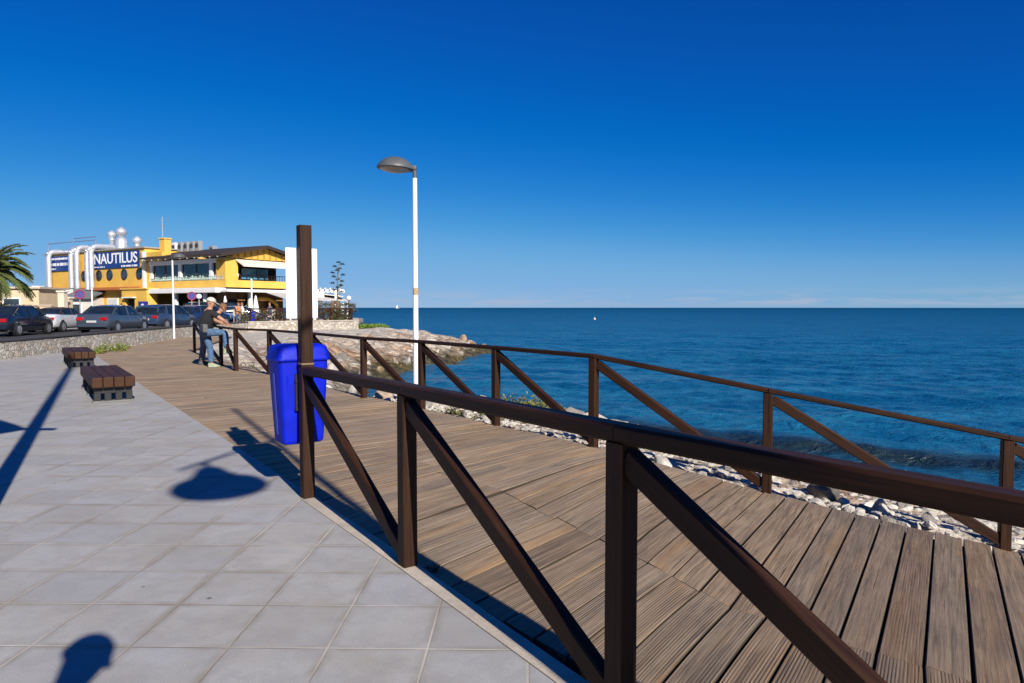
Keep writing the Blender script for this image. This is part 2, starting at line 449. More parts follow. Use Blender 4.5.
W = bpy.data.worlds.new('World'); SC.world = W; W.use_nodes = True
wt = W.node_tree; wt.nodes.clear()
wo = wt.nodes.new('ShaderNodeOutputWorld'); bg = wt.nodes.new('ShaderNodeBackground')
sky = wt.nodes.new('ShaderNodeTexSky'); sky.sky_type = 'NISHITA'; sky.sun_disc = False
sky.sun_elevation = SUN_EL; sky.sun_rotation = math.atan2(to_sun.x, to_sun.y)
sky.altitude = 0; sky.air_density = .7; sky.dust_density = 0; sky.ozone_density = 3.0
# the film's response to the sky: deep blue overhead, pale at the horizon
dv = wt.nodes.new('ShaderNodeVectorMath'); dv.operation = 'SCALE'; dv.inputs['Scale'].default_value = 1/12
cv = wt.nodes.new('ShaderNodeRGBCurve'); cm = cv.mapping; cm.extend = 'EXTRAPOLATED'
for i_, pts_ in enumerate((((.0, .0), (.083, .001), (.153, .003), (.25, .030), (.37, .083), (.633, .136), (1, .2)), ((.0, .0), (.151, .0475), (.275, .10), (.578, .232), (.803, .262), (1, .30)), ((.0, .0), (.29, .231), (.49, .345), (.74, .42), (.80, .43), (1, .46)))):
    c_ = cm.curves[i_]
    c_.points[0].location = pts_[0]; c_.points[-1].location = pts_[-1]
    for q_ in pts_[1:-1]: c_.points.new(*q_)
cm.update()
uv_ = wt.nodes.new('ShaderNodeVectorMath'); uv_.operation = 'SCALE'; uv_.inputs['Scale'].default_value = 12
wt.links.new(sky.outputs[0], dv.inputs[0]); wt.links.new(dv.outputs[0], cv.inputs['Color']); wt.links.new(cv.outputs[0], uv_.inputs[0])
# a thin bank of far cloud low over the horizon
tc = wt.nodes.new('ShaderNodeTexCoord'); mp = wt.nodes.new('ShaderNodeMapping'); mp.inputs['Scale'].default_value = (9, 9, 90)
ns = wt.nodes.new('ShaderNodeTexNoise'); ns.inputs['Scale'].default_value = 1.3; ns.inputs['Detail'].default_value = 6
wt.links.new(tc.outputs['Generated'], mp.inputs[0]); wt.links.new(mp.outputs[0], ns.inputs['Vector'])
sp = wt.nodes.new('ShaderNodeSeparateXYZ'); wt.links.new(tc.outputs['Generated'], sp.inputs[0])
r1 = wt.nodes.new('ShaderNodeValToRGB'); wt.links.new(sp.outputs[2], r1.inputs[0])
e = r1.color_ramp.elements; e[0].position = 0.002; e[0].color = (0, 0, 0, 1); e[1].position = .03; e[1].color = (0, 0, 0, 1)
for p_, v_ in ((.005, .95), (.012, .85), (.02, .2)):
    x = e.new(p_); x.color = (v_, v_, v_, 1)
r2 = wt.nodes.new('ShaderNodeValToRGB'); wt.links.new(ns.outputs['Fac'], r2.inputs[0])
r2.color_ramp.elements[0].position = .44; r2.color_ramp.elements[1].position = .64
mm = wt.nodes.new('ShaderNodeMath'); mm.operation = 'MULTIPLY'; wt.links.new(r1.outputs[0], mm.inputs[0]); wt.links.new(r2.outputs[0], mm.inputs[1])
mc = wt.nodes.new('ShaderNodeMix'); mc.data_type = 'RGBA'; wt.links.new(mm.outputs[0], mc.inputs[0]); wt.links.new(uv_.outputs[0], mc.inputs[6]); mc.inputs[7].default_value = (2.7, 3.35, 4.55, 1)
wt.links.new(mc.outputs[2], bg.inputs[0]); bg.inputs[1].default_value = SKY_STRENGTH
wt.links.new(bg.outputs[0], wo.inputs[0])
SC.view_settings.view_transform = 'Standard'; SC.view_settings.look = 'None'; SC.view_settings.exposure = EXPOSURE; SC.view_settings.gamma = 1
SC.cycles.use_denoising = DENOISE; SC.cycles.denoising_prefilter = PREFILTER
SC.cycles.max_bounces = 6; SC.cycles.diffuse_bounces = 3; SC.cycles.caustics_reflective = False; SC.cycles.caustics_refractive = False

# ------------------------------------------------------------------ layout (metres, x right, y away)
KD = Vector((-.574, .819)).normalized()                   # run of the kerb, away from the viewer
P1 = Vector((-1.463, 5.02))
def kerb(t): return P1 + KD*t                             # point on the kerb line
NEAR = [P1, Vector((-.55, 3.70)), Vector((.36, 2.34)), Vector((1.305, 1.035)), Vector((2.34, -.2)), Vector((3.4, -1.41)), Vector((4.5, -2.6))]
FAR = [Vector(p) for p in ((-9.6, 21.2), (-6.8, 16.4), (-5.93, 15.07), (-4.94, 14.3), (-3.54, 12.5), (-2.25, 10.65), (-1.23, 9.58), (-.187, 8.17), (.81, 6.98), (2.25, 6.18), (3.95, 5.60), (5.6, 5.12), (7.3, 4.75))]
def ramp_z(x):
    """the boardwalk is level, then falls towards the beach on the right"""
    a = x - .8
    if a < -.3: z = 0
    elif a < .3: z = -.18*(a + .3)**2/1.2
    else: z = -.18*a
    return max(z, -1.3)
def deck_z(x, y): return ramp_z(x) - .012

PAIRS = [ # far end, joint, near end of a board line; number of boards up to the next
 ((-13.2, 33.0), None, (-14.95, 31.6), 55), ((-10.15, 22.1), None, (-12.55, 20.85), 55), ((-4.2, 13.35), None, (-6.43, 11.95), 35),
 ((-.187, 8.17), None, (-2.35, 6.25), 9), ((.81, 6.98), None, (-1.147, 4.566), 8), ((1.92, 6.36), (.63, 3.95), (-.035, 3.07), 4),
 ((2.57, 6.07), (1.03, 3.31), (.47, 2.45), 4), ((3.29, 5.82), (1.606, 3.08), (.93, 1.95), 3), ((3.87, 5.63), (2.1, 2.85), (1.36, 1.46), 7),
 ((5.2, 5.24), (3.3, 2.3), (2.45, .25), 15), ((8.0, 4.6), (6.3, 1.4), (4.7, -2.7), 0)]

def build_boardwalk():
    V = []; F = []; UV = []; RN = []; ED = []; OL = []
    edge = Vector((.823, .567))
    lines = []
    for i, (f, m, nn, cnt) in enumerate(PAIRS):
        f = Vector(f); nn = Vector(nn); mm_ = Vector(m) if m else f.lerp(nn, .57)
        if i == len(PAIRS)-1: lines.append((f, mm_, nn)); break
        f2 = Vector(PAIRS[i+1][0]); n2 = Vector(PAIRS[i+1][2]); m2 = Vector(PAIRS[i+1][1]) if PAIRS[i+1][1] else f2.lerp(n2, .57)
        for k in range(cnt):
            t = k/cnt
            lines.append((f.lerp(f2, t), mm_.lerp(m2, t), nn.lerp(n2, t)))
    rnd = random.Random(3); cur = [0]
    def piece(a0, a1, b0, b1, groove, gap=.010):
        """a board between line a (a0 far, a1 near) and line b"""
        va = (a1-a0); N = 6; tone = rnd.random()
        L = va.length; u0 = rnd.random()*60; v0 = rnd.random()*20
        dz = rnd.gauss(0, .0016); tilt = rnd.gauss(0, .0018)
        g = gap*rnd.uniform(.55, 1.25)
        base = len(V)
        for j in range(N+1):
            t = j/N
            pa = a0.lerp(a1, t); pb = b0.lerp(b1, t); w = (pb-pa).length; d = (pb-pa)/max(w, 1e-5)
            pa = pa + d*g/2; pb = pb - d*g/2; w -= g
            for (off, h, vv, ed) in ((0, -.05, -.05, 1), (0, -.006, 0, 1), (.005, 0, .005, .25), (w-.005, 0, w-.005, .25), (w, -.006, w, 1), (w, -.05, w+.05, 1)):
                p = pa + d*off
                V.append((p.x, p.y, deck_z(p.x, p.y) + h + dz + tilt*(off/w - .5)*2)); UV.append((u0 + t*L, v0 + vv)); RN.append((tone, groove)); ED.append(ed); OL.append(cur[0])
        for j in range(N):
            for k in range(5):
                a = base + j*6 + k
                F.append((a, a+1, a+7, a+6))
        F.append(tuple(base+k for k in range(5, -1, -1))); F.append(tuple(base + N*6 + k for k in range(6)))
    for i in range(len(lines)-1):
        (f, m, n_), (f2, m2, n2) = lines[i], lines[i+1]
        j = rnd.uniform(-.018, .018); cur[0] = min(1, max(0, (m.x - .05)/1.3))*rnd.uniform(.72, 1.0)
        def ext(p, q, d): return p + (p-q).normalized()*d
        ff, ff2 = ext(f, m, j), ext(f2, m2, j)
        xm = (m.x + m2.x)/2; dist = m.length
        if -.02 < xm < 8 and dist < 9:
            k = rnd.uniform(-.03, .03)
            mA, mB = ext(m, n_, k), ext(m2, n2, k)
            piece(ff, ext(mA, n_, .003), ff2, ext(mB, n2, .003), 0.0 if rnd.random() < .55 else rnd.uniform(.15, .5), .012)
            piece(ext(mA, f, .003), n_, ext(mB, f2, .003), n2, rnd.uniform(.75, 1.0), .012)
        elif rnd.random() < .5 and dist < 14:
            q = rnd.uniform(.25, .75)
            a, b = ff.lerp(n_, q), ff2.lerp(n2, q); e_ = (ff-n_).normalized()*.002
            piece(ff, a+e_, ff2, b+e_, rnd.choice([0, 0, .2, .5]), .007); piece(a-e_, n_, b-e_, n2, rnd.choice([0, 0, .2, .6]), .007)
        else:
            piece(ff, n_, ff2, n2, rnd.choice([0, 0, 0, .35, .7]), .007)
    me = bpy.data.meshes.new('boardwalk'); me.from_pydata(V, [], F); me.materials.append(MD)
    me.attributes.new('old', 'FLOAT', 'POINT').data.foreach_set('value', np.array(OL, dtype=np.float32)); me.attributes.new('edge', 'FLOAT', 'POINT').data.foreach_set('value', np.array(ED, dtype=np.float32))
    vi = np.empty(len(me.loops), dtype=np.int32); me.loops.foreach_get('vertex_index', vi)
    me.uv_layers.new(name='UV').data.foreach_set('uv', np.array(UV, dtype=np.float32)[vi].ravel())
    me.uv_layers.new(name='RND').data.foreach_set('uv', np.array(RN, dtype=np.float32)[vi].ravel())
    bm = bmesh.new(); bm.from_mesh(me); bmesh.ops.recalc_face_normals(bm, faces=bm.faces[:]); bm.to_mesh(me); bm.free()
    o = bpy.data.objects.new('boardwalk', me); link(o); tag(o, kind='structure')
    # near-black sheet under the boards, painting the shade seen in the gaps
    mb = MB(); 
    for i in range(len(lines)-1):
        (f, m, n_), (f2, m2, n2) = lines[i], lines[i+1]
        for (a, a2) in ((f, f2), (m, m2), (n_, n2)): pass
        z = [deck_z(p.x, p.y) - .056 for p in (f, n_, n2, f2)]
        mb.quad((f.x, f.y, z[0]), (n_.x, n_.y, z[1]), (n2.x, n2.y, z[2]), (f2.x, f2.y, z[3]))
    o = mb.build('boardwalk_underlay', plain('gap_dark', (.018, .014, .012), .9)); tag(o, kind='structure')
    # edge beam along the seaward side
    mb = MB(); mb.useuv = True
    for i in range(0, len(lines)-1, 3):
        f = lines[i][0]; f2 = lines[min(i+3, len(lines)-1)][0]
        nrm = Vector((-(f2-f).y, (f2-f).x)).normalized()
        a = f - nrm*.03; b = f2 - nrm*.03
        mb.bar((a.x, a.y, deck_z(a.x, a.y) - .15), (b.x, b.y, deck_z(b.x, b.y) - .15), .05, .18, .003)
    o = mb.build('boardwalk_beam', MRW); tag(o, kind='structure')

# ------------------------------------------------------------------ land and sea
SEA_Z = -1.6
SHORE = [(60, -60), (30, -25), (20, -8), (13, 2.5), (9, 7.6), (6.2, 9.6), (3.6, 11.1), (1.8, 12.5), (-.2, 14.4), (-2.2, 16), (-4, 20.3), (-5.3, 24.8), (-5.9, 29.3), (-5.3, 32.6),
         (-3.8, 36), (-2.6, 41), (-1.4, 45.5), (-1.0, 47.4), (-2.2, 48.8), (-6.5, 51.5), (-12.6, 54.5), (-17, 63), (-22.5, 76), (-46, 125), (-150, 300), (-620, 900), (-900, 900), (-900, -600), (200, -600)]
_S = np.array(SHORE, dtype=float)
def shore_dist(X, Y):
    """signed distance to the shoreline, positive on land"""
    X = np.asarray(X, float); Y = np.asarray(Y, float)
    best = np.full(X.shape, 1e9); inside = np.zeros(X.shape, bool)
    n = len(_S)
    for i in range(n):
        ax, ay = _S[i]; bx, by = _S[(i+1) % n]
        dx, dy = bx-ax, by-ay
        t = np.clip(((X-ax)*dx + (Y-ay)*dy)/(dx*dx + dy*dy), 0, 1)
        best = np.minimum(best, np.hypot(X-ax-t*dx, Y-ay-t*dy))
        c = ((ay > Y) != (by > Y)) & (X < (bx-ax)*(Y-ay)/np.where(by == ay, 1e-9, (by-ay)) + ax)
        inside ^= c
    return np.where(inside, best, -best)
def land_z(X, Y):
    d = shore_dist(X, Y)
    prof = np.interp(d, [-60, -12, -4, -1.2, 0, 1.0, 2.2, 3.4, 4.6, 6.0], [-6, -3.6, -2.6, -2.0, -1.62, -1.15, -.70, -.36, -.14, -.05])
    tip = np.clip((np.asarray(Y) - 31)/4, 0, 1)          # the spit runs down to its point
    top = np.interp(np.asarray(X) + .25*(np.asarray(Y) - 44), [-9, -6.5, -4.2, -2.6, -1.2], [-.02, -.14, -.48, -.85, -1.35])
    return prof*(1-tip) + np.minimum(prof, top)*tip
def fbm(x, y, s, seed=0.0, o=4):
    return mnoise.fractal(Vector((x*s + seed, y*s - seed, seed)), 1.0, 2.0, o)
# wide deck footprint: the ground stays below it
def build_ground():
    xs = np.unique(np.concatenate([np.linspace(-900, -60, 15), np.linspace(-60, -16, 45), np.arange(-16, 11, .22), np.linspace(11, 40, 50), np.linspace(40, 300, 12)]))
    ys = np.unique(np.concatenate([np.linspace(-600, -20, 14), np.linspace(-20, 4, 34), np.arange(4, 22, .22), np.arange(22, 54, .4), np.linspace(54, 130, 40), np.linspace(130, 900, 14)]))
    X, Y = np.meshgrid(xs, ys); Z = land_z(X, Y); D = shore_dist(X, Y)
    ny, nx = X.shape
    Zf = Z.copy()
    FX = np.array([p.x for p in FAR]); FY = np.array([p.y for p in FAR])
    for j in range(ny):
        for i in range(nx):
            x, y = X[j, i], Y[j, i]
            if -40 < x < 30 and -10 < y < 110:
                a = min(1, max(0, (D[j, i] + 2.5)/2))*min(1, max(.12, (7.5 - D[j, i])/3))
                Zf[j, i] += a*(.30*fbm(x, y, .45, 3.1) + .10*fbm(x, y, 1.7, 9.2))
            # keep clear of the boardwalk and the paving
            if x < -3.0 and y < 40 and D[j, i] > 3.5: Zf[j, i] = min(Zf[j, i], -.09)
            if x > -16 and y < 34:
                o = np.argsort(FX); fy = np.interp(x, FX[o], FY[o])
                if y < fy + .5 and x < 7.6:
                    Zf[j, i] = min(Zf[j, i], ramp_z(x) - .26)
                elif -2.2 < x < 7.6 and y < fy + 3.8:
                    hold = ramp_z(x) - .10 + .07*fbm(x, y, 1.1, 5.0)
                    k = min(1, max(0, (y - fy - (1.2 + 1.0*min(1, max(0, (1.6 - x)/1.5))))/1.6)); k = k*k*(3-2*k)
                    Zf[j, i] = hold*(1-k) + min(Zf[j, i], hold)*k
    V = np.stack([X.ravel(), Y.ravel(), Zf.ravel()], 1)
    idx = np.arange(nx*ny).reshape(ny, nx)
    F = np.stack([idx[:-1, :-1].ravel(), idx[:-1, 1:].ravel(), idx[1:, 1:].ravel(), idx[1:, :-1].ravel()], 1)
    me = bpy.data.meshes.new('ground'); me.from_pydata(V.tolist(), [], F.tolist()); me.materials.append(m_ground())
    me.polygons.foreach_set('use_smooth', [True]*len(me.polygons))
    dd_ = shore_dist(X, Y); sand = np.clip((dd_ - 3.6 + .6*np.sin(X*1.7 + Y))/2.0, 0, 1)*np.clip((X + 40)/10, 0, 1)
    me.attributes.new('sand', 'FLOAT', 'POINT').data.foreach_set('value', sand.ravel().astype(np.float32))
    o = bpy.data.objects.new('ground', me); link(o); tag(o, kind='structure')
    from mathutils.bvhtree import BVHTree
    return BVHTree.FromPolygons([tuple(v) for v in V], [tuple(f) for f in F])

WAVE = np.array([(-1.0, 23.6), (.8, 19.8), (2.35, 17.7), (4.6, 15.9), (7.5, 14.2), (10, 12.9), (14, 10.6), (20, 5.5), (30, -7)])
def wave_dist(X, Y):
    best = np.full(X.shape, 1e9); sgn = np.ones(X.shape); tt = np.zeros(X.shape)
    acc = 0
    for i in range(len(WAVE)-1):
        a, b = WAVE[i], WAVE[i+1]; d = b-a; L = np.hypot(*d)
        t = np.clip(((X-a[0])*d[0] + (Y-a[1])*d[1])/L**2, 0, 1)
        ex, ey = X-a[0]-t*d[0], Y-a[1]-t*d[1]; r = np.hypot(ex, ey)
        m = r < best
        best = np.where(m, r, best); sgn = np.where(m, np.sign(d[0]*ey - d[1]*ex), sgn); tt = np.where(m, acc + t*L, tt)
        acc += L
    return best*sgn, tt
def build_sea():
    rs = np.unique(np.concatenate([np.arange(5, 26, .10), np.geomspace(26, 120, 300), np.geomspace(120, 12000, 100)]))
    an = np.radians(np.linspace(-42, 100, 640))
    Rr, A = np.meshgrid(rs, an, indexing='ij'); X = Rr*np.sin(A); Y = Rr*np.cos(A)
    rg = np.random.default_rng(5)
    Z = np.zeros_like(X)
    att = 1/(1 + (Rr/90)**2)
    for k in range(30):                                # the short wind ripples
        lam = rg.uniform(.42, 1.7); th = R(245) + rg.normal(0, .8)
        kx, ky = 2*PI/lam*math.cos(th), 2*PI/lam*math.sin(th)
        ok = np.clip((lam/np.maximum(.05, Rr*.0105) - 1.0)/1.5, 0, 1)
        patch = .65 + .35*np.sin(X*rg.uniform(.1, .35) + Y*rg.uniform(.1, .35) + rg.uniform(0, 6))
        ph = kx*X + ky*Y + rg.uniform(0, 6.28) + .8*np.sin(.45*X*rg.uniform(.5, 1.5) - .6*Y + k)
        Z += .0062*lam*rg.uniform(.6, 1.3)*ok*patch*(np.sin(ph) + .2*np.sin(2*ph))
    for k in range(26):
        lam = rg.uniform(.9, 7.5) if k < 18 else rg.uniform(7, 18)
        th = R(250) + rg.normal(0, .55)
        kx, ky = 2*PI/lam*math.cos(th), 2*PI/lam*math.sin(th)
        amp = .0052*lam**.75*rg.uniform(.6, 1.2)
        ok = np.clip((lam/np.maximum(.1, Rr*.012) - 1.0)/2, 0, 1) if lam < 8 else 1
        ph = kx*X + ky*Y + rg.uniform(0, 6.28)
        Z += amp*ok*att*(np.sin(ph) + .25*np.sin(2*ph + .6))
    d, tt = wave_dist(X, Y)
    wob = np.sin(tt*.9)*.12 + np.sin(tt*2.3 + 1)*.06
    dd = d + wob
    fade = np.clip((tt - 2)/4, 0, 1)*np.clip((34 - tt)/8, 0, 1)
    hgt = (.15 + .03*np.sin(tt*1.7))*fade
    ridge = np.where(dd < 0, np.exp(-(dd/.34)**2), np.exp(-(dd/1.1)**2))       # steep towards the shore
    Z += hgt*ridge
    # two older swells further out
    for off, hh, ww in ((6.5, .06, 1.6), (15, .06, 2.4), (30, .08, 3.5)):
        q = d - off - np.sin(tt*.4)*.5
        Z += hh*np.exp(-(q/ww)**2)*np.clip(tt/8, 0, 1)
    noise = np.sin(X*1.3 + Y*.7) + np.sin(X*.6 - Y*1.9 + 2) + np.sin(X*2.7 + 1.1*Y)
    breaking = np.clip(1.2 - np.abs(tt - 8.2)/3.2, 0, 1) + .45*np.clip(1 - np.abs(tt - 17)/2, 0, 1)
    crest = np.exp(-((dd + .12)/.22)**2)*breaking*np.clip(.75 + .22*noise, 0, 1)
    sd = -shore_dist(X, Y)
    wash = np.exp(-(sd/1.0)**2)*.62*np.clip(.6 + .25*noise, 0, 1) + np.clip(1 - np.abs(dd + 1.6)/1.5, 0, 1)*.40*fade*np.clip(.45 + .25*noise, 0, 1)
    foam = np.clip(np.maximum(crest*1.0, wash*.8), 0, 1)
    foam = np.where(Rr > 120, 0, foam)
    shal = np.clip(1 - sd/9, 0, 1)
    wave_dark = np.clip(np.exp(-(dd/.55)**2)*1.1*fade + .35*np.exp(-((dd + 1.2)/1.4)**2)*fade, 0, 1)*.9
    far = np.clip((np.log(Rr) - math.log(30))/4, 0, 1)
    Z = np.where(sd < -.6, np.minimum(Z, 0), Z) + SEA_Z - Rr**2/(2*6.371e6)          # the sea curves away
    V = np.stack([X.ravel(), Y.ravel(), Z.ravel()], 1)
    nr, na = X.shape; idx = np.arange(nr*na).reshape(nr, na)
    F = np.stack([idx[:-1, :-1].ravel(), idx[1:, :-1].ravel(), idx[1:, 1:].ravel(), idx[:-1, 1:].ravel()], 1)
    # leave out what lies deep under the land
    keep = (sd.ravel()[F] > -4).any(1)
    F = F[keep]; F = F[:, ::-1]
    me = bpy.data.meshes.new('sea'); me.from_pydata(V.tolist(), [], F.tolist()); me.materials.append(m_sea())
    for nm, arr in (('foam', foam), ('shallow', shal), ('far', far), ('wave_dark', wave_dark)):
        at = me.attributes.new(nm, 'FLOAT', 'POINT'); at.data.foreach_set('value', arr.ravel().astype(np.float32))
    me.polygons.foreach_set('use_smooth', [True]*len(me.polygons))
    bm = bmesh.new(); bm.from_mesh(me); bmesh.ops.delete(bm, geom=[v for v in bm.verts if not v.link_faces], context='VERTS'); bm.to_mesh(me); bm.free()
    o = bpy.data.objects.new('sea', me); link(o); tag(o, kind='structure')

MD = m_deck(); MRW = m_railwood()
build_boardwalk()
GROUND = build_ground()
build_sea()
def ground_at(x, y):
    h = GROUND.ray_cast(Vector((x, y, 50)), Vector((0, 0, -1)))
    return h[0].z if h[0] is not None else 0.0

# paving, kerb, road
def sheet(name, pts, z, mat, thick=.04):
    mb = MB(); mb.prism([(x, y, z - thick) for x, y in pts], (0, 0, thick))
    return tag(mb.build(name, mat), kind='structure')
nk = Vector((.823, .567))                                   # from the kerb towards the boardwalk
def off(p, d): return (p + nk*d)
WALL = [(-11.8, -6.0), (-13.45, 18.9), (-13.95, 22.4), (-15.05, 31.0), (-15.6, 36.5), (-15.3, 40.2)]
k_in = -.055; k_out = .045
far_k = kerb(20.6)
pav = [off(far_k, k_out)] + [off(P1, k_out)] + [off(P1, k_in)] + [off(p, k_in) for p in NEAR[1:]] + [Vector((6, -9)), Vector((-11.8, -9))] + [Vector((WALL[0][0], WALL[0][1])), Vector((WALL[1][0], WALL[1][1])), Vector((-13.6, 20.5))]
sheet('paving', [(p.x, p.y) for p in pav], 0.0, m_paving())
mb = MB()
kl = [P1] + NEAR[1:]
for i in range(len(kl)-1):
    a, b = kl[i], kl[i+1]
    n_ = max(1, int((b-a).length/1.0))
    for j in range(n_):
        p, q = a.lerp(b, j/n_), a.lerp(b, (j+1)/n_)
        e_ = (q-p).normalized()*.002
        p = p + e_; q = q - e_
        pts = [off(p, k_in + .001), off(q, k_in + .001), off(q, k_out), off(p, k_out)]
        mb.prism([(v.x, v.y, -1.2) for v in pts], (0, 0, 1.2045 + random.uniform(-.001, .001)))
tag(mb.build('kerb', m_concrete('kerb_concrete', (.50, .43, .34))), kind='structure')
sheet('gutter', [(off(p, k_out + .002).x, off(p, k_out + .002).y) for p in NEAR[:5]] + [(off(p, .30).x, off(p, .30).y) for p in NEAR[4::-1]], -.075, m_concrete('gutter_concrete', (.36, .35, .33)))
sheet('road', [(-12.2, -40), (-14.0, 18.9), (-15.5, 31.0), (-16.1, 36.5), (-15.8, 40), (-14, 52), (-16, 64), (-60, 95), (-120, 120), (-120, -40)], -.012, m_asphalt())
# a strip of pale footway beyond the parked cars, in front of the buildings
sheet('footway', [(-26.8, 24), (-27.6, 45), (-24.5, 52), (-46.5, 66.2), (-60, 70), (-60, 24)], .11, m_concrete('footway_concrete', (.40, .37, .33)), .16)
# ------------------------------------------------------------------ railings
PW = .08
def railing(name, label, pts, zf, cat, brace_skip=(), top=.89, hr=(.080, .060), tall_first=None):
    t = thing(name, label, cat, (pts[0].x, pts[0].y, zf(pts[0])))
    base = Vector((pts[0].x, pts[0].y, zf(pts[0])))
    def L(p, z): return Vector((p.x, p.y, z)) - base
    n = len(pts); tops = top if isinstance(top, (list, tuple)) else [top]*n
    for i, p in enumerate(pts):
        d = (pts[min(i+1, n-1)] - pts[max(i-1, 0)]).normalized()
        if i == 0 and tall_first is not None: continue
        mb = MB(); mb.useuv = True
        mb.beam(L(p, zf(p) - .05), L(p, zf(p) + tops[i]), PW, PW, .006, up=(d.x, d.y, 0))
        mb.build('post', MRW, t)
    for i in range(n-1):
        a, b = pts[i], pts[i+1]; d = (b-a).normalized()
        za, zb = zf(a), zf(b)
        mb = MB(); mb.useuv = True
        s0 = a + d*(PW/2 + .001) if (i == 0 and tall_first is not None) else a + d*.0012
        if i == 0 and tall_first is None: s0 = a - d*.07
        s1 = b - d*.0012 if i < n-2 else b + d*.08
        fz = lambda p: za + (zb-za)*((p-a).length/(b-a).length)*(1 if (p-a).dot(d) >= 0 else -1)
        ft = lambda p: tops[i] + (tops[i+1]-tops[i])*(p-a).length/(b-a).length + hr[1]/2
        hw, hh = hr
        mb.beam(L(s0, fz(s0) + ft(s0)), L(s1, fz(s1) + ft(s1)), hw, hh, .010)
        mb.build('handrail', MRW, t)
        if i not in brace_skip:
            mb = MB(); mb.useuv = True
            a2 = a + d*(PW/2 - .004); b2 = b - d*(PW/2 - .004)
            mb.beam(L(a2, za + tops[i] - .055), L(b2, zb + .06), .055, .085, .007)
            mb.build('brace', MRW, t)
    return t
zf_near = lambda p: 0.0
railing('wooden_railing', 'dark timber railing along the kerb, running from the tall bin post towards the viewer', NEAR, zf_near, 'railing', tall_first=True, top=[.885, .905, .922, .938, .94, .94, .94])
railing('wooden_railing', 'dark timber railing on the seaward edge of the boardwalk', FAR, lambda p: ramp_z(p.x), 'railing', top=.870, hr=(.074, .044))

# the tall post that carries bin and panel
d1 = (NEAR[1]-NEAR[0]).normalized()
t = thing('tall_post', 'tall square dark brown timber post carrying the blue bin and the white panel', 'post', (P1.x, P1.y, 0), 0)
mb = MB(); mb.useuv = True
mb.beam((0, 0, -.05), (0, 0, 1.935), .084, .084, .006, up=(d1.x, d1.y, 0)); mb.build('shaft', MRW, t)
mb = MB()
c4 = [Vector((d1.x, d1.y, 0))*.0428, Vector((-d1.y, d1.x, 0))*.0428]
mb.box((0, 0, .962), (.090, .090, .012), math.atan2(d1.y, d1.x), .002)
mb.build('band', plain('worn_band', (.20, .13, .08), .6), t)

# white panel behind the post's top
ang = math.atan2(d1.y, d1.x)
c = P1 - d1*.058
mb = MB(); mb.box((0, -.002, 0), (.014, .226, .50), 0, .004); pn = mb.build('white_panel', plain('white_panel_paint', (.82, .83, .84), .45, .02), t)
pn.location = (c.x - P1.x, c.y - P1.y, 1.53); pn.rotation_euler = (0, 0, ang); pn['label'] = 'blank white upright panel'
for z in (-.16, .16):
    mb = MB(); mb.tube([(-.0071, .0, z), (-.022, .0, z)], .011, 8); mb.build('bolt', plain('zinc', (.45, .45, .46), .35, .1, metal=.9), pn)

# blue litter bin hung on the far side of the post
c = P1 - d1*.235 + nk*.020
t = thing('litter_bin', 'bright blue plastic litter bin with a hooded lid, hung on the tall brown post', 'litter bin', (c.x, c.y, .335), ang + PI/2)
MBL = plain('blue_plastic', (.0012, .011, .43), .55, .22, 7, spec=.22)
def rrect(w, d, r, z, n=5):
    out = []
    for (cx, cy, a0) in ((w/2-r, d/2-r, 0), (-w/2+r, d/2-r, 90), (-w/2+r, -d/2+r, 180), (w/2-r, -d/2+r, 270)):
        for k in range(n+1):
            a = R(a0 + 90*k/n); out.append((cx + r*math.cos(a), cy + r*math.sin(a), z))
    return out
def loft(mb, rings, cap=True):
    n = len(rings[0]); vs = [p for r_ in rings for p in r_]; fs = []
    for i in range(len(rings)-1):
        for k in range(n):
            k2 = (k+1) % n; fs.append((i*n+k, i*n+k2, (i+1)*n+k2, (i+1)*n+k))
    if cap: fs.append(tuple(range(n-1, -1, -1))); fs.append(tuple(range((len(rings)-1)*n, len(rings)*n)))
    mb.add(vs, fs)
mb = MB()
prof = [(w_*.93, d_*.93, z_) for w_, d_, z_ in ((.30, .235, .035), (.325, .255, .047), (.33, .26, .065), (.352, .285, .27), (.372, .31, .47), (.384, .32, .60), (.387, .322, .648))]
loft(mb, [rrect(w, d, .038, z) for w, d, z in prof]); mb.build('bin_body', MBL, t, smooth=True, auto=35)
mb = MB()
for x in (-.11, -.055, .0, .055, .11):            # moulded ribs on the faces
    mb.bar((x, -.115, .09), (x*1.15, -.146, .54), .012, .010, .004); mb.bar((x, .115, .09), (x*1.15, .146, .54), .012, .010, .004)
mb.build('rib', MBL, t)
mb = MB()
hood = [(w_*.91, d_*.91, z_) for w_, d_, z_ in ((.428, .358, .640), (.440, .368, .646), (.440, .368, .660), (.426, .355, .670), (.418, .345, .700), (.396, .322, .735), (.360, .285, .752), (.28, .20, .759), (.05, .03, .761))]
loft(mb, [rrect(w, d, min(.05, w*.35, d*.35), z) for w, d, z in hood]); mb.build('lid', MBL, t, smooth=True, auto=40)
mb = MB(); mb.box((-.06, -.152, .42), (.028, .014, .26), 0, .004); mb.box((-.06, -.162, .30), (.034, .012, .035), 0, .004); mb.box((-.06, -.162, .50), (.034, .012, .035), 0, .004)
mb.build('bracket', plain('black_steel', (.012, .012, .013), .45), t)
mb = MB(); mb.bar((-.157, .0, .10), (-.181, .0, .55), .012, .03, .004); mb.build('side_strip', plain('grey_strip', (.015, .03, .26), .5), t)

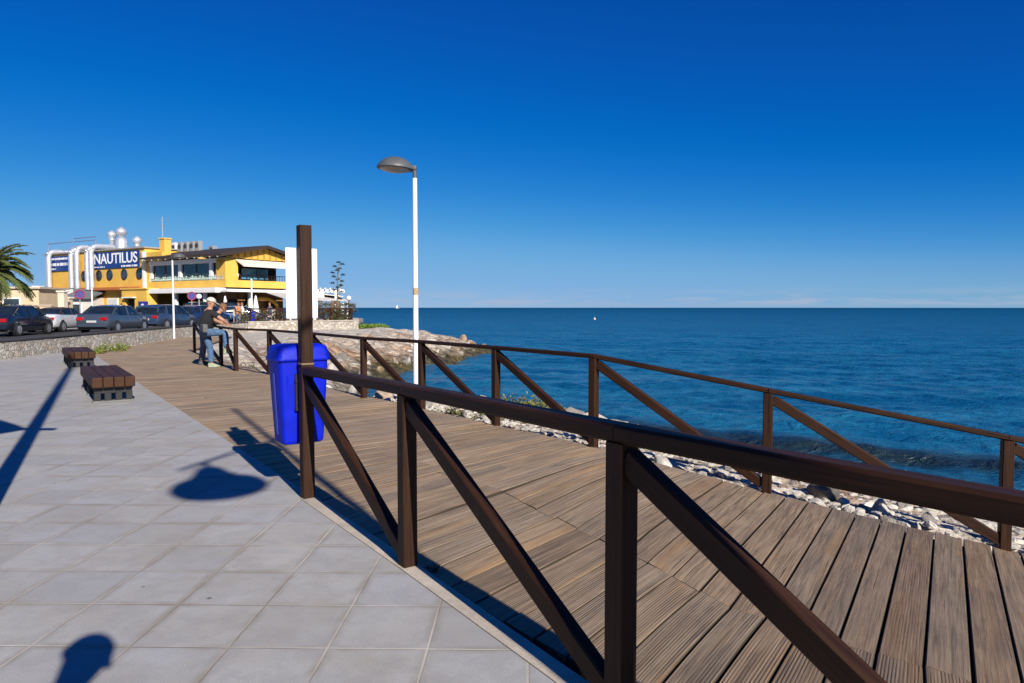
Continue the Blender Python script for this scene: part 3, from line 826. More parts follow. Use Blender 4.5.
# ------------------------------------------------------------------ benches
MBN = m_railwood('bench_wood', .66)
MBK = plain('black_steel', (.012, .012, .013), .45)
def bench(label, ctr, ln, w=.545):
    a = math.atan2(KD.y, KD.x)
    t = thing('timber_bench', label, 'bench', (ctr.x, ctr.y, 0), a, None)
    for k in range(4):
        mb = MB(); mb.useuv = True
        y = (k-1.5)*(w/4)
        mb.box((0, y, .295), (ln + (0, .01, -.008, .006)[k], w/4 - .007, .145), 0, .012); mb.build('slat', MBN, t)
    for x in (-ln/2 + .14, 0, ln/2 - .14):
        mb = MB()
        mb.box((x, 0, .206), (.07, w - .05, .031), 0, .004)
        mb.box((x, 0, .16), (.06, w - .07, .06), 0, .004)
        for y in (-.20, -.068, .068, .20): mb.box((x, y, .085), (.075, .085, .115), 0, .004)
        mb.build('support', MBK, t)
        mb = MB(); mb.box((x, 0, .014), (.14, w - .02, .028), 0, .004); mb.build('base_plate', plain('grey_steel', (.14, .14, .13), .6, .2), t)
    return t
b1 = Vector((-5.68, 9.95)) + KD*1.22 + nk*.035
bench('low backless bench of four thick brown timbers on the paving, the nearer to the camera', b1, 2.4)
b2 = Vector((-9.52, 15.45)) + KD*1.22 + nk*.035
bench('low backless bench of four thick brown timbers further along, close to the stone wall', b2, 2.4)

# ------------------------------------------------------------------ lamps
MWP = plain('white_pole_paint', (.74, .75, .76), .4, .06, 3)
MGL = plain('lamp_grey', (.085, .090, .095), .5, .12, 5)
MOP = plain('opal_diffuser', (.42, .40, .36), .3, .08)
def street_lamp(label, loc, hgt, rz, rust=True):
    t = thing('street_lamp', label, 'street lamp', loc, rz, 'dome street lamps along the front')
    mb = MB(); mb.tube([(0, 0, -.1), (0, 0, .9), (0, 0, hgt - .12)], [.046, .041, .034], 16); mb.build('pole', MWP, t, True, auto=40)
    if rust:
        mb = MB(); mb.tube([(0, 0, hgt*.475), (0, 0, hgt*.505)], .0398, 16); mb.build('rust_patch', plain('rusted_paint', (.42, .30, .17), .8, .35, 30), t, True, auto=40)
    mb = MB(); mb.tube([(0, 0, hgt - .13), (0, 0, hgt + .01)], .030, 12); mb.build('collar', MGL, t, True, auto=40)
    mb = MB(); mb.bar((.03, 0, hgt + .025), (-.16, 0, hgt + .045), .085, .065, .018); mb.build('bracket', MGL, t)
    M = Matrix.Translation((-.285, 0, hgt + .01)) @ Matrix.Rotation(R(3), 4, 'Y')
    mb = MB(); mb.lathe([(.262, .0), (.272, .006), (.272, .022), (.258, .05), (.225, .095), (.17, .14), (.10, .168), (.03, .178), (.0, .179)], 32, M); mb.build('shade', MGL, t, True, auto=40)
    mb = MB(); mb.lathe([(.0, -.045), (.10, -.040), (.18, -.024), (.225, -.003), (.228, .002)], 32, M); mb.build('diffuser', MOP, t, True, auto=60)
    return t
street_lamp('white lamp post with a grey dome head standing behind the seaward railing', (-1.435, 10.5, -.12), 3.50, 0)
street_lamp('white lamp post with grey dome head at the stone wall before the parked cars', (-14.75, 30.6, -.012), 3.52, R(185), False)

# lamp column with hanging bell lantern, on the kerb behind the viewer's right: only its shadow is in the picture
MDG = plain('dark_column_paint', (.03, .032, .035), .5, .1)
t = thing('lantern_column', 'tall lamp column with a bell lantern hung from its side arm', 'street lamp', (2.03, -.56, 0), 0)
mb = MB(); mb.tube([(0, 0, 0), (0, 0, 1.2), (0, 0, 6.6)], [.055, .045, .032], 14); mb.build('pole', MDG, t, True, auto=40)
av = Vector((-.33, -1.35, 0))
mb = MB(); mb.tube([(.02, .1, 5.09), Vector((0, 0, 5.09)) + av], [.028, .022], 10); mb.build('arm', MDG, t, True, auto=40)
hp = Vector((0, 0, 5.09)) + av*.77
mb = MB(); mb.lathe([(.03, .0), (.03, -.12), (.10, -.17), (.15, -.30), (.20, -.40), (.33, -.50), (.35, -.56), (.33, -.60), (.2, -.66), (.0, -.69)], 26, Matrix.Translation(hp)); mb.build('lantern', MDG, t, True, auto=40)
# light mast with a loudspeaker horn, left of the viewer
t = thing('light_mast', 'tall light mast with a loudspeaker horn', 'mast', (-2.75, 3.33, 0), 0)
mb = MB(); mb.tube([(0, 0, 0), (0, 0, 8.2)], [.078, .07], 16); mb.build('pole', MDG, t, True, auto=40)
mb = MB(); mb.lathe([(.03, .0), (.09, .08), (.21, .26), (.36, .50), (.37, .52)], 18, Matrix.Translation((-.10, 0, 2.95)) @ Matrix.Rotation(R(-90), 4, 'Y')); mb.build('horn', MDG, t, True, auto=40)
mb = MB(); mb.tube([(.24, 0, 2.95), (-.10, 0, 2.95)], .045, 12); mb.build('driver', MDG, t, True, auto=40)
# ------------------------------------------------------------------ restaurant beyond the car park
BA = Vector((-45.0, 68.6)); BU = Vector((.858, -.5135)); BANG = math.atan2(BU.y, BU.x)
def S_of(px, d=0.0, z=4.0):
    k = (px-512)/700; c_, s_ = math.cos(R(2.82)), math.sin(R(2.82))
    return (k*c_*(68.533 + .858*d) - k*(z-H)*s_ + 45 - .5135*d)/(.858 + .5135*k*c_)
def Z_of(s, py): return H + (307-py)*(68.6 - .5135*s)/700
YEL = m_plaster('yellow_plaster', (.72, .44, .085)); YEL2 = m_plaster('ochre_plaster', (.68, .38, .065))
ORG = m_plaster('terracotta_fascia', (.46, .15, .05)); WHT = plain('white_trim', (.78, .77, .74), .5, .06, 2)
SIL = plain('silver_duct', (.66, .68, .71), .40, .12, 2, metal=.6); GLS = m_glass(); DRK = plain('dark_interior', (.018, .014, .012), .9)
BRN = plain('dark_timber', (.05, .026, .014), .6); CRM = plain('cream_canvas', (.70, .64, .54), .8, .06, 2); BLU = plain('blue_sign_paint', (.006, .040, .20), .4, .08)
BGL = m_glass('painted_reflection_glass', (.09, .30, .44), .1)  # blue base colour paints the reflection of sea and sky into the panes
GRV = plain('grey_metal', (.36, .37, .38), .5, .12, metal=.3)

def wall_hole(mb, s0, s1, z0, z1, holes, d0, d1):
    """a wall slab from s0..s1, z0..z1 between depths d0,d1 with rectangular openings"""
    xs = sorted({s0, s1, *[h[0] for h in holes], *[h[1] for h in holes]}); zs = sorted({z0, z1, *[h[2] for h in holes], *[h[3] for h in holes]})
    for i in range(len(xs)-1):
        for j in range(len(zs)-1):
            cx, cz = (xs[i]+xs[i+1])/2, (zs[j]+zs[j+1])/2
            if any(h[0] < cx < h[1] and h[2] < cz < h[3] for h in holes): continue
            mb.box((cx, (d0+d1)/2, cz), (xs[i+1]-xs[i], d1-d0, zs[j+1]-zs[j]))
def text_mesh(txt, size, name, mat, parent, M, ext=.01, sx=1.0):
    cu = bpy.data.curves.new(name, 'FONT'); cu.body = txt; cu.size = size; cu.extrude = ext; cu.align_x = 'CENTER'; cu.align_y = 'CENTER'; cu.offset = size*.012
    tmp = bpy.data.objects.new(name, cu); link(tmp)
    dg = bpy.context.evaluated_depsgraph_get(); me = bpy.data.meshes.new_from_object(tmp.evaluated_get(dg))
    bpy.data.objects.remove(tmp); bpy.data.curves.remove(cu)
    me.materials.clear(); me.materials.append(mat)
    me.transform(M @ Matrix.Diagonal((sx, 1, 1, 1)))
    o = bpy.data.objects.new(name, me); link(o)
    if parent is not None: o.parent = parent
    return o
FACE = Matrix.Rotation(R(90), 4, 'X')      # lettering upright, facing -y of the building

t = thing('restaurant_building', 'yellow two storey restaurant block with portholes and silver ducts, left end of the restaurant', 'building', (BA.x, BA.y, 0), BANG)
SB = t
mb = MB(); pr = []
ports = [S_of(x, 0, 4.2) for x in (84.5, 99.4, 110.0, 124.6, 139.8)]; zp = 4.25
mb.box((7.35, 4.0, 4.75), (16.5, 8.0, 3.4)); mb.build('upper_wall', YEL, t)
mb = MB(); mb.box((7.35, 4.0, 1.5), (16.3, 7.7, 3.08)); mb.build('lower_wall', YEL2, t)
mb = MB(); mb.box((7.0, -.05, 3.0), (17.0, .8, .26), 0, .02); mb.build('ledge', ORG, t)
mb = MB(); mb.box((7.35, 4.0, 6.5), (16.8, 8.3, .12)); mb.build('roof', plain('grey_roofing', (.30, .29, .28), .8), t)
for i, s in enumerate(ports):
    mb = MB()
    ring = [(s + .43*math.cos(2*PI*k/24), -.045, zp + .43*math.sin(2*PI*k/24)) for k in range(25)]
    mb.tube(ring, .05, 8, caps=False); f = mb.build('porthole_frame', plain('dark_blue_frame', (.015, .018, .05), .5), t, True)
    mb = MB(); mb.prism([(s + .41*math.cos(2*PI*k/24), -.02, zp + .41*math.sin(2*PI*k/24)) for k in range(24)], (0, -.015, 0)); mb.build('porthole_pane', GLS, f)
# ducts climbing the facade and crossing the roof
for pxs in ((49,), (71.3, 77.0), (87.4, 91.4)):
    for j, px in enumerate(pxs):
        s = S_of(px, -.42, 5); zt = 6.55 if j == 0 else 6.75
        mb = MB(); mb.tube([(s, -.42, 2.95), (s, -.42, zt - .45), (s, -.40, zt - .25), (s, -.33, zt - .08), (s, -.2, zt + .06), (s, .0, zt + .15), (s, .3, zt + .18), (s, 3.0, zt + .18)], .235, 14)
        for z in (3.3, 4.1, 4.9, 5.7): mb.tube([(s, -.42, z), (s, -.42, z + .06)], .258, 14)
        mb.build('duct', SIL, t, True, auto=40)
sa, sb_ = S_of(73, 1.6, 7), S_of(91, 1.6, 7)
mb = MB(); mb.tube([(sa, 1.6, 6.95), (sa + .6, 1.6, 7.05), (sb_ - .6, 1.6, 7.0), (sb_, 1.6, 6.9)], .33, 14); mb.build('duct', SIL, t, True, auto=40)
for px, top, rr in ((112.0, 231.0, .42), (121.5, 227.5, .50), (137.0, 236.5, .42)):
    d = 2.0; s = S_of(px, d, 7.5); k = (68.6 - .5135*s + d*.858)/(68.6 - .5135*s); zt = H + (307-top)*(68.6 - .5135*s + .86*d)/700
    mb = MB(); mb.lathe([(.20, 6.5), (.20, zt - 1.9*rr - .25), (.30, zt - 1.9*rr - .1), (.22, zt - 1.85*rr), (rr*.9, zt - 1.3*rr), (rr, zt - .95*rr), (rr*.97, zt - .72*rr), (rr*.62, zt - .38*rr), (rr*.30, zt - .12*rr), (rr*.1, zt - .02*rr), (0, zt)], 18, Matrix.Translation((s, d, 0))); mb.build('vent_cowl', SIL, t, True, auto=50)
mb = MB(); mb.lathe([(.55, 6.5), (.55, 7.3), (.42, 7.6), (.1, 7.75)], 16, Matrix.Translation((S_of(121.5, 1.0, 7), 1.0, 0))); mb.build('vent_cap', SIL, t, True, auto=50)
mb = MB()                                          # thin pipe frame over the roof
sl_, sr_ = S_of(48.5, .3, 7), S_of(96, .3, 7)
for a, b in (((sl_, .3, 5.6), (sl_, .3, 7.55)), ((sl_, .3, 7.55), (sr_, .3, 7.55)), ((sr_, .3, 6.5), (sr_, .3, 7.55)), ((S_of(74, .3, 7), .3, 7.85), (S_of(97, .3, 7), .3, 7.85)), ((S_of(74, .3, 7), .3, 7.5), (S_of(74, .3, 7), .3, 7.85))):
    mb.tube([a, b], .045, 6)
mb.build('pipe_frame', plain('grey_blue_pipe', (.20, .22, .34), .5), t)
# entrance porch, doors and a window below
mb = MB(); s0, s1 = S_of(122, -1.0, 1.5), S_of(147.0, -1.0, 1.5)
wall_hole(mb, s0, s1, 0, 2.86, [(s0 + .5, s0 + 1.9, 0, 2.1)], -1.0, -.75); mb.box((s0 + .13, -.4, 1.43), (.26, .69, 2.86)); mb.box((s1 - .13, -.4, 1.43), (.26, .69, 2.86)); mb.box(((s0+s1)/2, -.5, 2.92), (s1 - s0 + .2, 1.2, .12)); mb.build('porch', YEL, t)
mb = MB(); mb.box((s0 + 1.2, -.6, 1.0), (1.4, .06, 2.1)); mb.build('porch_door', DRK, t)
mb = MB(); mb.box((S_of(130.5, -1.0, 2), -1.16, 2.17), (1.7, .3, .10), 0, .01); mb.build('porch_canopy', WHT, t)
mb = MB(); mb.box((S_of(111.5, 0, 1.5), .12, 1.55), (1.75, .08, 1.25), 0, .01); w = mb.build('window', WHT, t); mb = MB(); mb.box((S_of(111.5, 0, 1.5), .07, 1.55), (1.5, .03, 1.0)); mb.build('pane', plain('net_curtain', (.62, .64, .66), .5), w)
mb = MB(); mb.box((S_of(75.5, 0, 1), .12, 1.15), (1.7, .08, 2.3)); mb.build('door', plain('teal_door', (.03, .09, .10), .4), t)

# blue signs
def small_print(mb, s0, s1, z, h, seed):
    r_ = random.Random(seed); x = s0
    while x < s1:
        w = r_.uniform(.07, .16); mb.box((x + w/2, 0, z), (w, .012, h*r_.uniform(.75, 1.1))); x += w + r_.uniform(.03, .06)
        if r_.random() < .2: x += .1
t2 = thing('wall_sign', 'long blue wall sign with the white word NAUTILUS, above the row of portholes', 'sign', (BA.x, BA.y, 0), BANG)
s0, s1 = S_of(94.5), S_of(140.5)
mb = MB(); mb.box(((s0+s1)/2, -.05, 5.55), (s1-s0, .08, 1.46), 0, .01); mb.build('panel', BLU, t2)
WTX = plain('white_lettering', (.84, .85, .86), .5, .02)
tx = text_mesh('NAUTILUS', 1.30, 'lettering', WTX, t2, Matrix.Translation(((s0+s1)/2 - .05, -.10, 5.66)) @ FACE, .01, 1.0)
wd = max(v.co.x for v in tx.data.vertices) - min(v.co.x for v in tx.data.vertices); cxx = (s0+s1)/2 - .05
tx.data.transform(Matrix.Translation((cxx, 0, 0)) @ Matrix.Diagonal(((s1-s0 - .5)/wd, 1, 1, 1)) @ Matrix.Translation((-cxx, 0, 0)))
mb = MB(); small_print(mb, s0 + .25, s0 + 1.9, 4.98, .10, 1); small_print(mb, s1 - 2.7, s1 - .35, 4.98, .16, 2)
o = mb.build('small_lettering', WTX, t2); o.location = (0, -.10, 0)
t2 = thing('wall_sign', 'small blue wall sign with rows of white lettering between the silver ducts', 'sign', (BA.x, BA.y, 0), BANG)
s0, s1 = S_of(52.5), S_of(69.5)
mb = MB(); mb.box(((s0+s1)/2, -.05, 5.52), (s1-s0, .08, 1.45), 0, .01); mb.build('panel', BLU, t2)
mb = MB(); small_print(mb, s0 + .1, s1 - .1, 5.98, .20, 3); small_print(mb, s0 + .1, s1 - .15, 5.45, .30, 4); small_print(mb, s0 + .1, s0 + .9, 5.02, .14, 5)
o = mb.build('lettering', WTX, t2); o.location = (0, -.10, 0)
t2 = thing('poster_board', 'blue poster board with a white emblem beside the restaurant entrance', 'sign', (BA.x, BA.y, 0), BANG)
s0, s1 = S_of(138.5, -1.4, 1.4), S_of(148.0, -1.4, 1.4)
mb = MB(); mb.box(((s0+s1)/2, -1.4, 1.35), (s1-s0, .06, .95), 0, .008); mb.build('panel', plain('poster_blue', (.02, .03, .26), .4), t2)
mb = MB(); mb.lathe([(0, 0), (.22, .01), (.24, .02), (0, .03)], 14, Matrix.Translation(((s0+s1)/2, -1.44, 1.42)) @ FACE); mb.box(((s0+s1)/2, -1.45, 1.12), (.5, .02, .10)); mb.build('emblem', WTX, t2)
for x in (s0 + .1, s1 - .1): mb = MB(); mb.box((x, -1.36, .43), (.06, .04, .9)); mb.build('leg', GRV, t2)

# terrace block
s0, s1 = 15.75, 26.3
t = thing('restaurant_building', 'yellow restaurant terrace block with a gabled timber roof and glazed upper floor', 'building', (BA.x, BA.y, 0), BANG)
TB = t
DP = 7.2                                            # depth along the gable face
mb = MB(); mb.box(((s0+s1)/2, DP/2, 3.22), (s1-s0, DP, .58)); mb.build('parapet', YEL, t)
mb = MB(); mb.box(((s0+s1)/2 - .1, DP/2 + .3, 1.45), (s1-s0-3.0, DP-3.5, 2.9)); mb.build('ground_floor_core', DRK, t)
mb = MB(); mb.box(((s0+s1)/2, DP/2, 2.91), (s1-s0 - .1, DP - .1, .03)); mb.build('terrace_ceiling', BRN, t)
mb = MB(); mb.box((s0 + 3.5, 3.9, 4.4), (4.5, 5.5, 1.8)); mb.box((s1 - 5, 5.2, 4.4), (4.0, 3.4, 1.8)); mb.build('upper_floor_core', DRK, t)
mb = MB(); mb.box(((s0+s1)/2 - .2, -.35, 2.68), (s1-s0 + .1, 1.0, .40), 0, .05); mb.build('awning_box', WHT, t)
mb = MB(); mb.box((s1 + .32, DP/2, 2.66), (.9, DP + .9, .22), 0, .03); mb.build('fascia', WHT, t)
mb = MB(); mb.box((s0 - .12, -.05, 4.55), (.30, .30, 3.1), 0, .02); mb.build('pilaster', WHT, t)
for s in (S_of(149.5), S_of(179), S_of(208)):
    mb = MB(); mb.box((s, -.3, 1.3), (.24, .24, 2.5), 0, .02); mb.build('column', WHT, t)
for s in (S_of(150), S_of(178.5), S_of(209.5)):
    mb = MB(); mb.box((s + .1, .12, 4.2), (.34, .2, 1.38)); mb.build('column', WHT, t)
mb = MB(); mb.box(((S_of(149) + S_of(224))/2, .10, 5.06), (S_of(224) - S_of(149), .24, .36), 0, .01); mb.build('beam', WHT, t)
mb = MB(); mb.box((s1 - .55, .16, 4.35), (1.1, .36, 1.7)); mb.box((s1 - .18, .75, 4.35), (.36, .8, 1.7)); mb.build('corner_column', YEL, t)
mb = MB(); mb.box((s0 + .55, .4, 5.6), (3.6, .8, .9)); mb.box((s0 + .2, .2, 4.4), (.5, .4, 1.8)); mb.build('roof_parapet', YEL, t)
# glazing panels along the long front, each with thin mullions
xs = [S_of(152), S_of(163.5), S_of(177), S_of(181), S_of(194.5), S_of(208), S_of(212), S_of(223)]
for a, b in ((0, 1), (1, 2), (3, 4), (4, 5), (6, 7)):
    mb = MB(); mb.box(((xs[a]+xs[b])/2, .2, 4.2), (xs[b]-xs[a] - .03, .03, 1.38)); w = mb.build('window', GLS, t)
    mb = MB()
    for x in (xs[a] + .04, xs[b] - .04): mb.box((x, .17, 4.2), (.05, .05, 1.38))
    mb.build('frame', plain('bronze_frame', (.06, .05, .04), .5), w)
mb = MB(); r_ = random.Random(4)
x = xs[0]
while x < xs[-1]:                                     # scrolled balustrade and pot plants behind the glass line
    hh = r_.uniform(.22, .42); mb.lathe([(.02, 0), (.10, hh*.3), (.05, hh*.6), (.11, hh*.85), (0, hh)], 7, Matrix.Translation((x, .02, 3.52))); x += r_.uniform(.16, .26)
mb.build('balustrade', plain('pale_green_iron', (.36, .46, .42), .6), t)
# gable side: an open balcony under a cream awning
gx = s1
gm_ = YEL2
mb = MB(); mb.box((gx - .18, 6.85, 4.35), (.36, .7, 1.7)); mb.build('corner_column', YEL, t)
mb = MB(); mb.prism([(gx - .02, -.1, 5.25), (gx - .02, DP + .1, 5.25), (gx - .02, DP/2 + .3, 6.22), (gx - .02, DP/2 - .3, 6.22)], (-.2, 0, 0)); mb.build('gable_wall', YEL2, t)
mb = MB()
for y in np.arange(.6, DP, .62): mb.box((gx + .03, y, 5.55), (.05, .10, .9 - abs(y - DP/2)*.16))
mb.build('gable_batten', plain('ochre_batten', (.36, .20, .04), .7), t)
mb = MB(); mb.prism([(gx + .02, .9, 5.10), (gx + .02, .9, 5.16), (gx + 1.0, .9, 4.72), (gx + 1.0, .9, 4.56)], (0, 5.7, 0)); mb.build('awning', CRM, t)
for a, b in ((1.5, 2.7), (3.2, 4.7), (4.8, 5.9)):
    mb = MB(); mb.box((gx - 2.2, (a+b)/2, 4.05), (.05, b-a, 1.1)); mb.build('window', BGL, t)
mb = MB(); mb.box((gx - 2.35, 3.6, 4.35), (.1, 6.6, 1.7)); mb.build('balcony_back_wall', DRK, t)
mb = MB()
for y in np.arange(.9, 6.5, .28): mb.box((gx - .1, y, 3.72), (.03, .03, .42))
mb.box((gx - .1, 3.7, 3.94), (.05, 5.7, .05)); mb.build('balcony_railing', BRN, t)
mb = MB(); mb.lathe([(.16, 3.51), (.24, 3.8), (.27, 4.0), (.2, 4.05)], 14, Matrix.Translation((gx - .25, 1.1, 0))); mb.build('planter', WHT, t, True, auto=40)
# roof: two pitched slabs over timber rafters, dark at the edge
RT = plain('roof_board', (.035, .022, .017), .75)
ez, rz_ = 5.48, 6.42
mb = MB()
mb.prism([(s0 + .3, -.9, ez - .12), (s0 + .3, -.9, ez), (s0 + .3, DP/2, rz_), (s0 + .3, DP/2, rz_ - .13)], (s1 - s0 + .34, 0, 0))
mb.prism([(s0 + .3, DP + .9, ez - .12), (s0 + .3, DP + .9, ez), (s0 + .3, DP/2 + .004, rz_), (s0 + .3, DP/2 + .004, rz_ - .13)], (s1 - s0 + .34, 0, 0))
rf = mb.build('roof', RT, t)
mb = MB()
for s in np.arange(s0 + 1.2, s1 + .5, .95): mb.bar((s, -.85, ez - .19), (s, DP/2 - .2, rz_ - .2), .10, .14, 0)
mb.build('rafter', CRM, rf)
mb = MB()
mb.bar((s1 + .62, -.9, ez - .17), (s1 + .62, DP/2, rz_ - .17), .05, .16, 0); mb.bar((s1 + .62, DP/2 + .01, rz_ - .17), (s1 + .62, DP + .9, ez - .17), .05, .16, 0); mb.build('bargeboard', RT, rf)
sc = S_of(165.3, 1.6, 6.5)
mb = MB(); mb.box((sc, 1.6, 6.35), (.72, .62, 1.9)); mb.box((sc, 1.6, 7.33), (.86, .76, .12), 0, .03); ch = mb.build('chimney', YEL, rf)
mb = MB(); s_ = S_of(162.5, 2.2, 8); mb.tube([(s_, 2.2, 6), (s_, 2.2, 9.4)], .028, 6)
for z in (8.6, 8.9, 9.2): mb.tube([(s_ - .5, 2.2, z), (s_ + .5, 2.2, z)], .016, 6)
mb.build('antenna', GRV, t)
# warm tiled arch of the dining room seen under the fascia
mb = MB(); 
arc = [(gx - .9, 4.2 + 1.6*math.cos(a), 1.2 + .9*math.sin(a)) for a in np.linspace(0, PI, 13)]
mb.tube(arc, .16, 8); mb.build('arch', YEL, t, True)
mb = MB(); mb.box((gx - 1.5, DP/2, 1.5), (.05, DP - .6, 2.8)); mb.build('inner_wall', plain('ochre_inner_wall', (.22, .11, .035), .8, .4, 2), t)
for y_ in (1.5, 3.2, 5.4):
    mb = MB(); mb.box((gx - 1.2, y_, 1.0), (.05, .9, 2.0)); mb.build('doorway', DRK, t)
for y in (2.3, 6.6): 
    mb = MB(); mb.box((gx - .1, y, 1.3), (.22, .22, 2.5), 0, .02); mb.build('column', WHT, t)
# sloping canvas over the terrace in front of the gable
mb = MB(); mb.prism([(gx + .8, 3.2, 2.52), (gx + .8, 3.2, 2.57), (gx + 3.6, 3.2, 1.95), (gx + 3.6, 3.2, 1.88)], (0, 6.6, 0)); mb.build('terrace_canopy', plain('grey_canvas', (.50, .49, .47), .8), t)
mb = MB()
for y in (3.3, 9.7): mb.tube([(gx + 3.5, y, -.0), (gx + 3.5, y, 1.9)], .06, 8)
mb.build('canopy_post', WHT, t)

def local_w(s, d, z=0.0):
    p = BA + BU*s + Vector((-BU.y, BU.x))*d
    return (p.x, p.y, z)
for i, px in enumerate((175.5, 181.5, 187.5, 193.5, 199.0)):
    s = S_of(px, 3.2, 6.5); t2 = thing('air_conditioner', ('grey air conditioning unit on the restaurant roof, nearest the yellow chimney', 'second grey air conditioning unit from the yellow chimney', 'middle one of the five grey air conditioning units on the roof', 'fourth grey air conditioning unit from the yellow chimney', 'grey air conditioning unit at the far right end of the roof row')[i], 'air conditioner', local_w(s, 3.2, 5.95), BANG, 'air conditioning units on the roof')
    mb = MB(); mb.box((0, 0, .60), (.50, .42, 1.20), 0, .02); mb.build('casing', GRV if i else WHT, t2)
    mb = MB(); mb.lathe([(.20, 0), (.21, .02), (.06, .03), (0, .03)], 16, Matrix.Translation((0, -.212, .8)) @ FACE); mb.build('fan_grille', plain('dark_grille', (.05, .05, .05), .6), t2)
t2 = thing('air_conditioner', 'small grey air conditioning unit standing apart near the roof ridge', 'air conditioner', local_w(S_of(213, 4.2, 6.5), 4.2, 6.0), BANG)
mb = MB(); mb.box((0, 0, .4), (.6, .5, .7), 0, .02); mb.build('casing', GRV, t2)
mb = MB(); mb.lathe([(.2, 0), (.21, .02), (.06, .03), (0, .03)], 16, Matrix.Translation((.1, -.252, .42)) @ FACE); mb.build('fan_grille', plain('dark_grille', (.05, .05, .05), .6), t2)

# pergola with white cloths on the seaward side
t = thing('pergola', 'white pergola with a cloth canopy on the seaward side of the restaurant', 'pergola', (-17.3, 60.5, 0), R(12))
mb = MB()
for x, y in ((0, 0), (2.1, 0), (0, 3), (2.1, 3)): mb.box((x, y, 1.35), (.28, .28, 2.7), 0, .02)
mb.build('post', WHT, t)
mb = MB()
for y in (0, 3): mb.box((1.05, y, 2.78), (3.4, .14, .2))
for x in np.arange(-.4, 2.6, .4): mb.box((x, 1.5, 2.95), (.08, 4.0, .12))
mb.build('rafter', WHT, t)
mb = MB(); mb.prism([(-.6, -.2, 2.62), (-.6, -.2, 2.66), (2.7, -.2, 2.30), (2.7, -.2, 2.24)], (0, 3.4, 0)); mb.prism([(-.5, -.25, 1.6), (1.1, -.25, 1.85), (1.1, -.25, 2.62), (-.5, -.25, 2.64)], (0, .03, 0)); mb.build('canopy', CRM, t)
for x in (.3, 2.6):
    mb = MB(); mb.box((x, -.4, .9), (.25, .2, 1.6), 0, .04); mb.build('curtain', WHT, t)

# low neighbouring house, garden wall and gate pillars at the left
BEI = m_plaster('beige_render', (.56, .44, .29)); HED = m_leaf('hedge_green', (.012, .03, .008), (.04, .075, .02))
t = thing('house', 'beige single storey house partly behind the palm fronds', 'house', (-37.5, 50.5, 0), R(8))
mb = MB(); mb.box((0, 2, 1.35), (6.4, 4, 2.7)); mb.build('wall', BEI, t)
mb = MB(); mb.box((0, 2, 2.76), (6.8, 4.4, .14)); mb.build('roof', plain('beige_coping', (.48, .40, .30), .8), t)
mb = MB(); mb.box((1.4, -.02, 1.5), (1.2, .06, 1.1)); w = mb.build('window', WHT, t); mb = MB(); mb.box((1.4, -.06, 1.5), (1.0, .03, .9)); mb.build('pane', GLS, w)
t = thing('house', 'low house with a grey tiled roof behind the garden wall', 'house', (-41.5, 63, 0), R(-6))
mb = MB(); mb.box((0, 2.5, 1.1), (8, 5, 2.2)); mb.build('wall', m_plaster('pale_render', (.55, .52, .48)), t)
GRT = plain('grey_tile', (.13, .14, .15), .8, .35, 8, bump=.5)
mb = MB(); mb.prism([(-4.3, -.4, 2.1), (-4.3, 2.5, 3.0), (-4.3, 2.5, 3.15), (-4.3, -.4, 2.25)], (8.6, 0, 0)); mb.prism([(-4.3, 5.4, 2.1), (-4.3, 2.51, 3.0), (-4.3, 2.51, 3.15), (-4.3, 5.4, 2.25)], (8.6, 0, 0)); rf = mb.build('roof', GRT, t)
mb = MB(); mb.box((-2.2, 1.3, 2.85), (.7, .6, .9)); mb.build('chimney', WHT, rf); mb = MB(); mb.box((.6, .9, 2.7), (1.6, .5, .55)); mb.build('dormer', WHT, rf)
for x in (-2.3, 0.2, 2.6):
    mb = MB(); mb.box((x, -.02, 1.2), (1.0, .06, 1.0)); w = mb.build('window', WHT, t); mb = MB(); mb.box((x, -.06, 1.2), (.8, .03, .8)); mb.build('pane', GLS, w)
t = thing('garden_wall', 'low beige garden wall behind the parked cars', 'wall', (-40.5, 47.5, 0), R(0))
mb = MB(); mb.box((4.6, 0, .72), (9.6, .25, 1.44)); mb.build('wall', BEI, t); mb = MB(); mb.box((4.6, 0, 1.48), (9.7, .36, .09), 0, .02); mb.build('coping', plain('beige_coping', (.48, .40, .30), .8), t)
for i, (px, Y) in enumerate(((64.2, 47.6), (69.3, 49.2))):
    t = thing('gate_pillar', ('pale square gate pillar at the end of the garden wall', 'pale square gate pillar beside the restaurant door')[i], 'pillar', ((px-512)/700*Y, Y, 0), R(0), 'gate pillars by the garden wall')
    hgt = 2.35 if i == 0 else 1.95
    mb = MB(); mb.box((0, 0, hgt/2), (.42, .42, hgt)); mb.build('shaft', BEI if i else m_plaster('cream_render', (.62, .54, .42)), t); mb = MB(); mb.box((0, 0, hgt + .06), (.56, .56, .12), 0, .02); mb.build('cap', CRM, t)

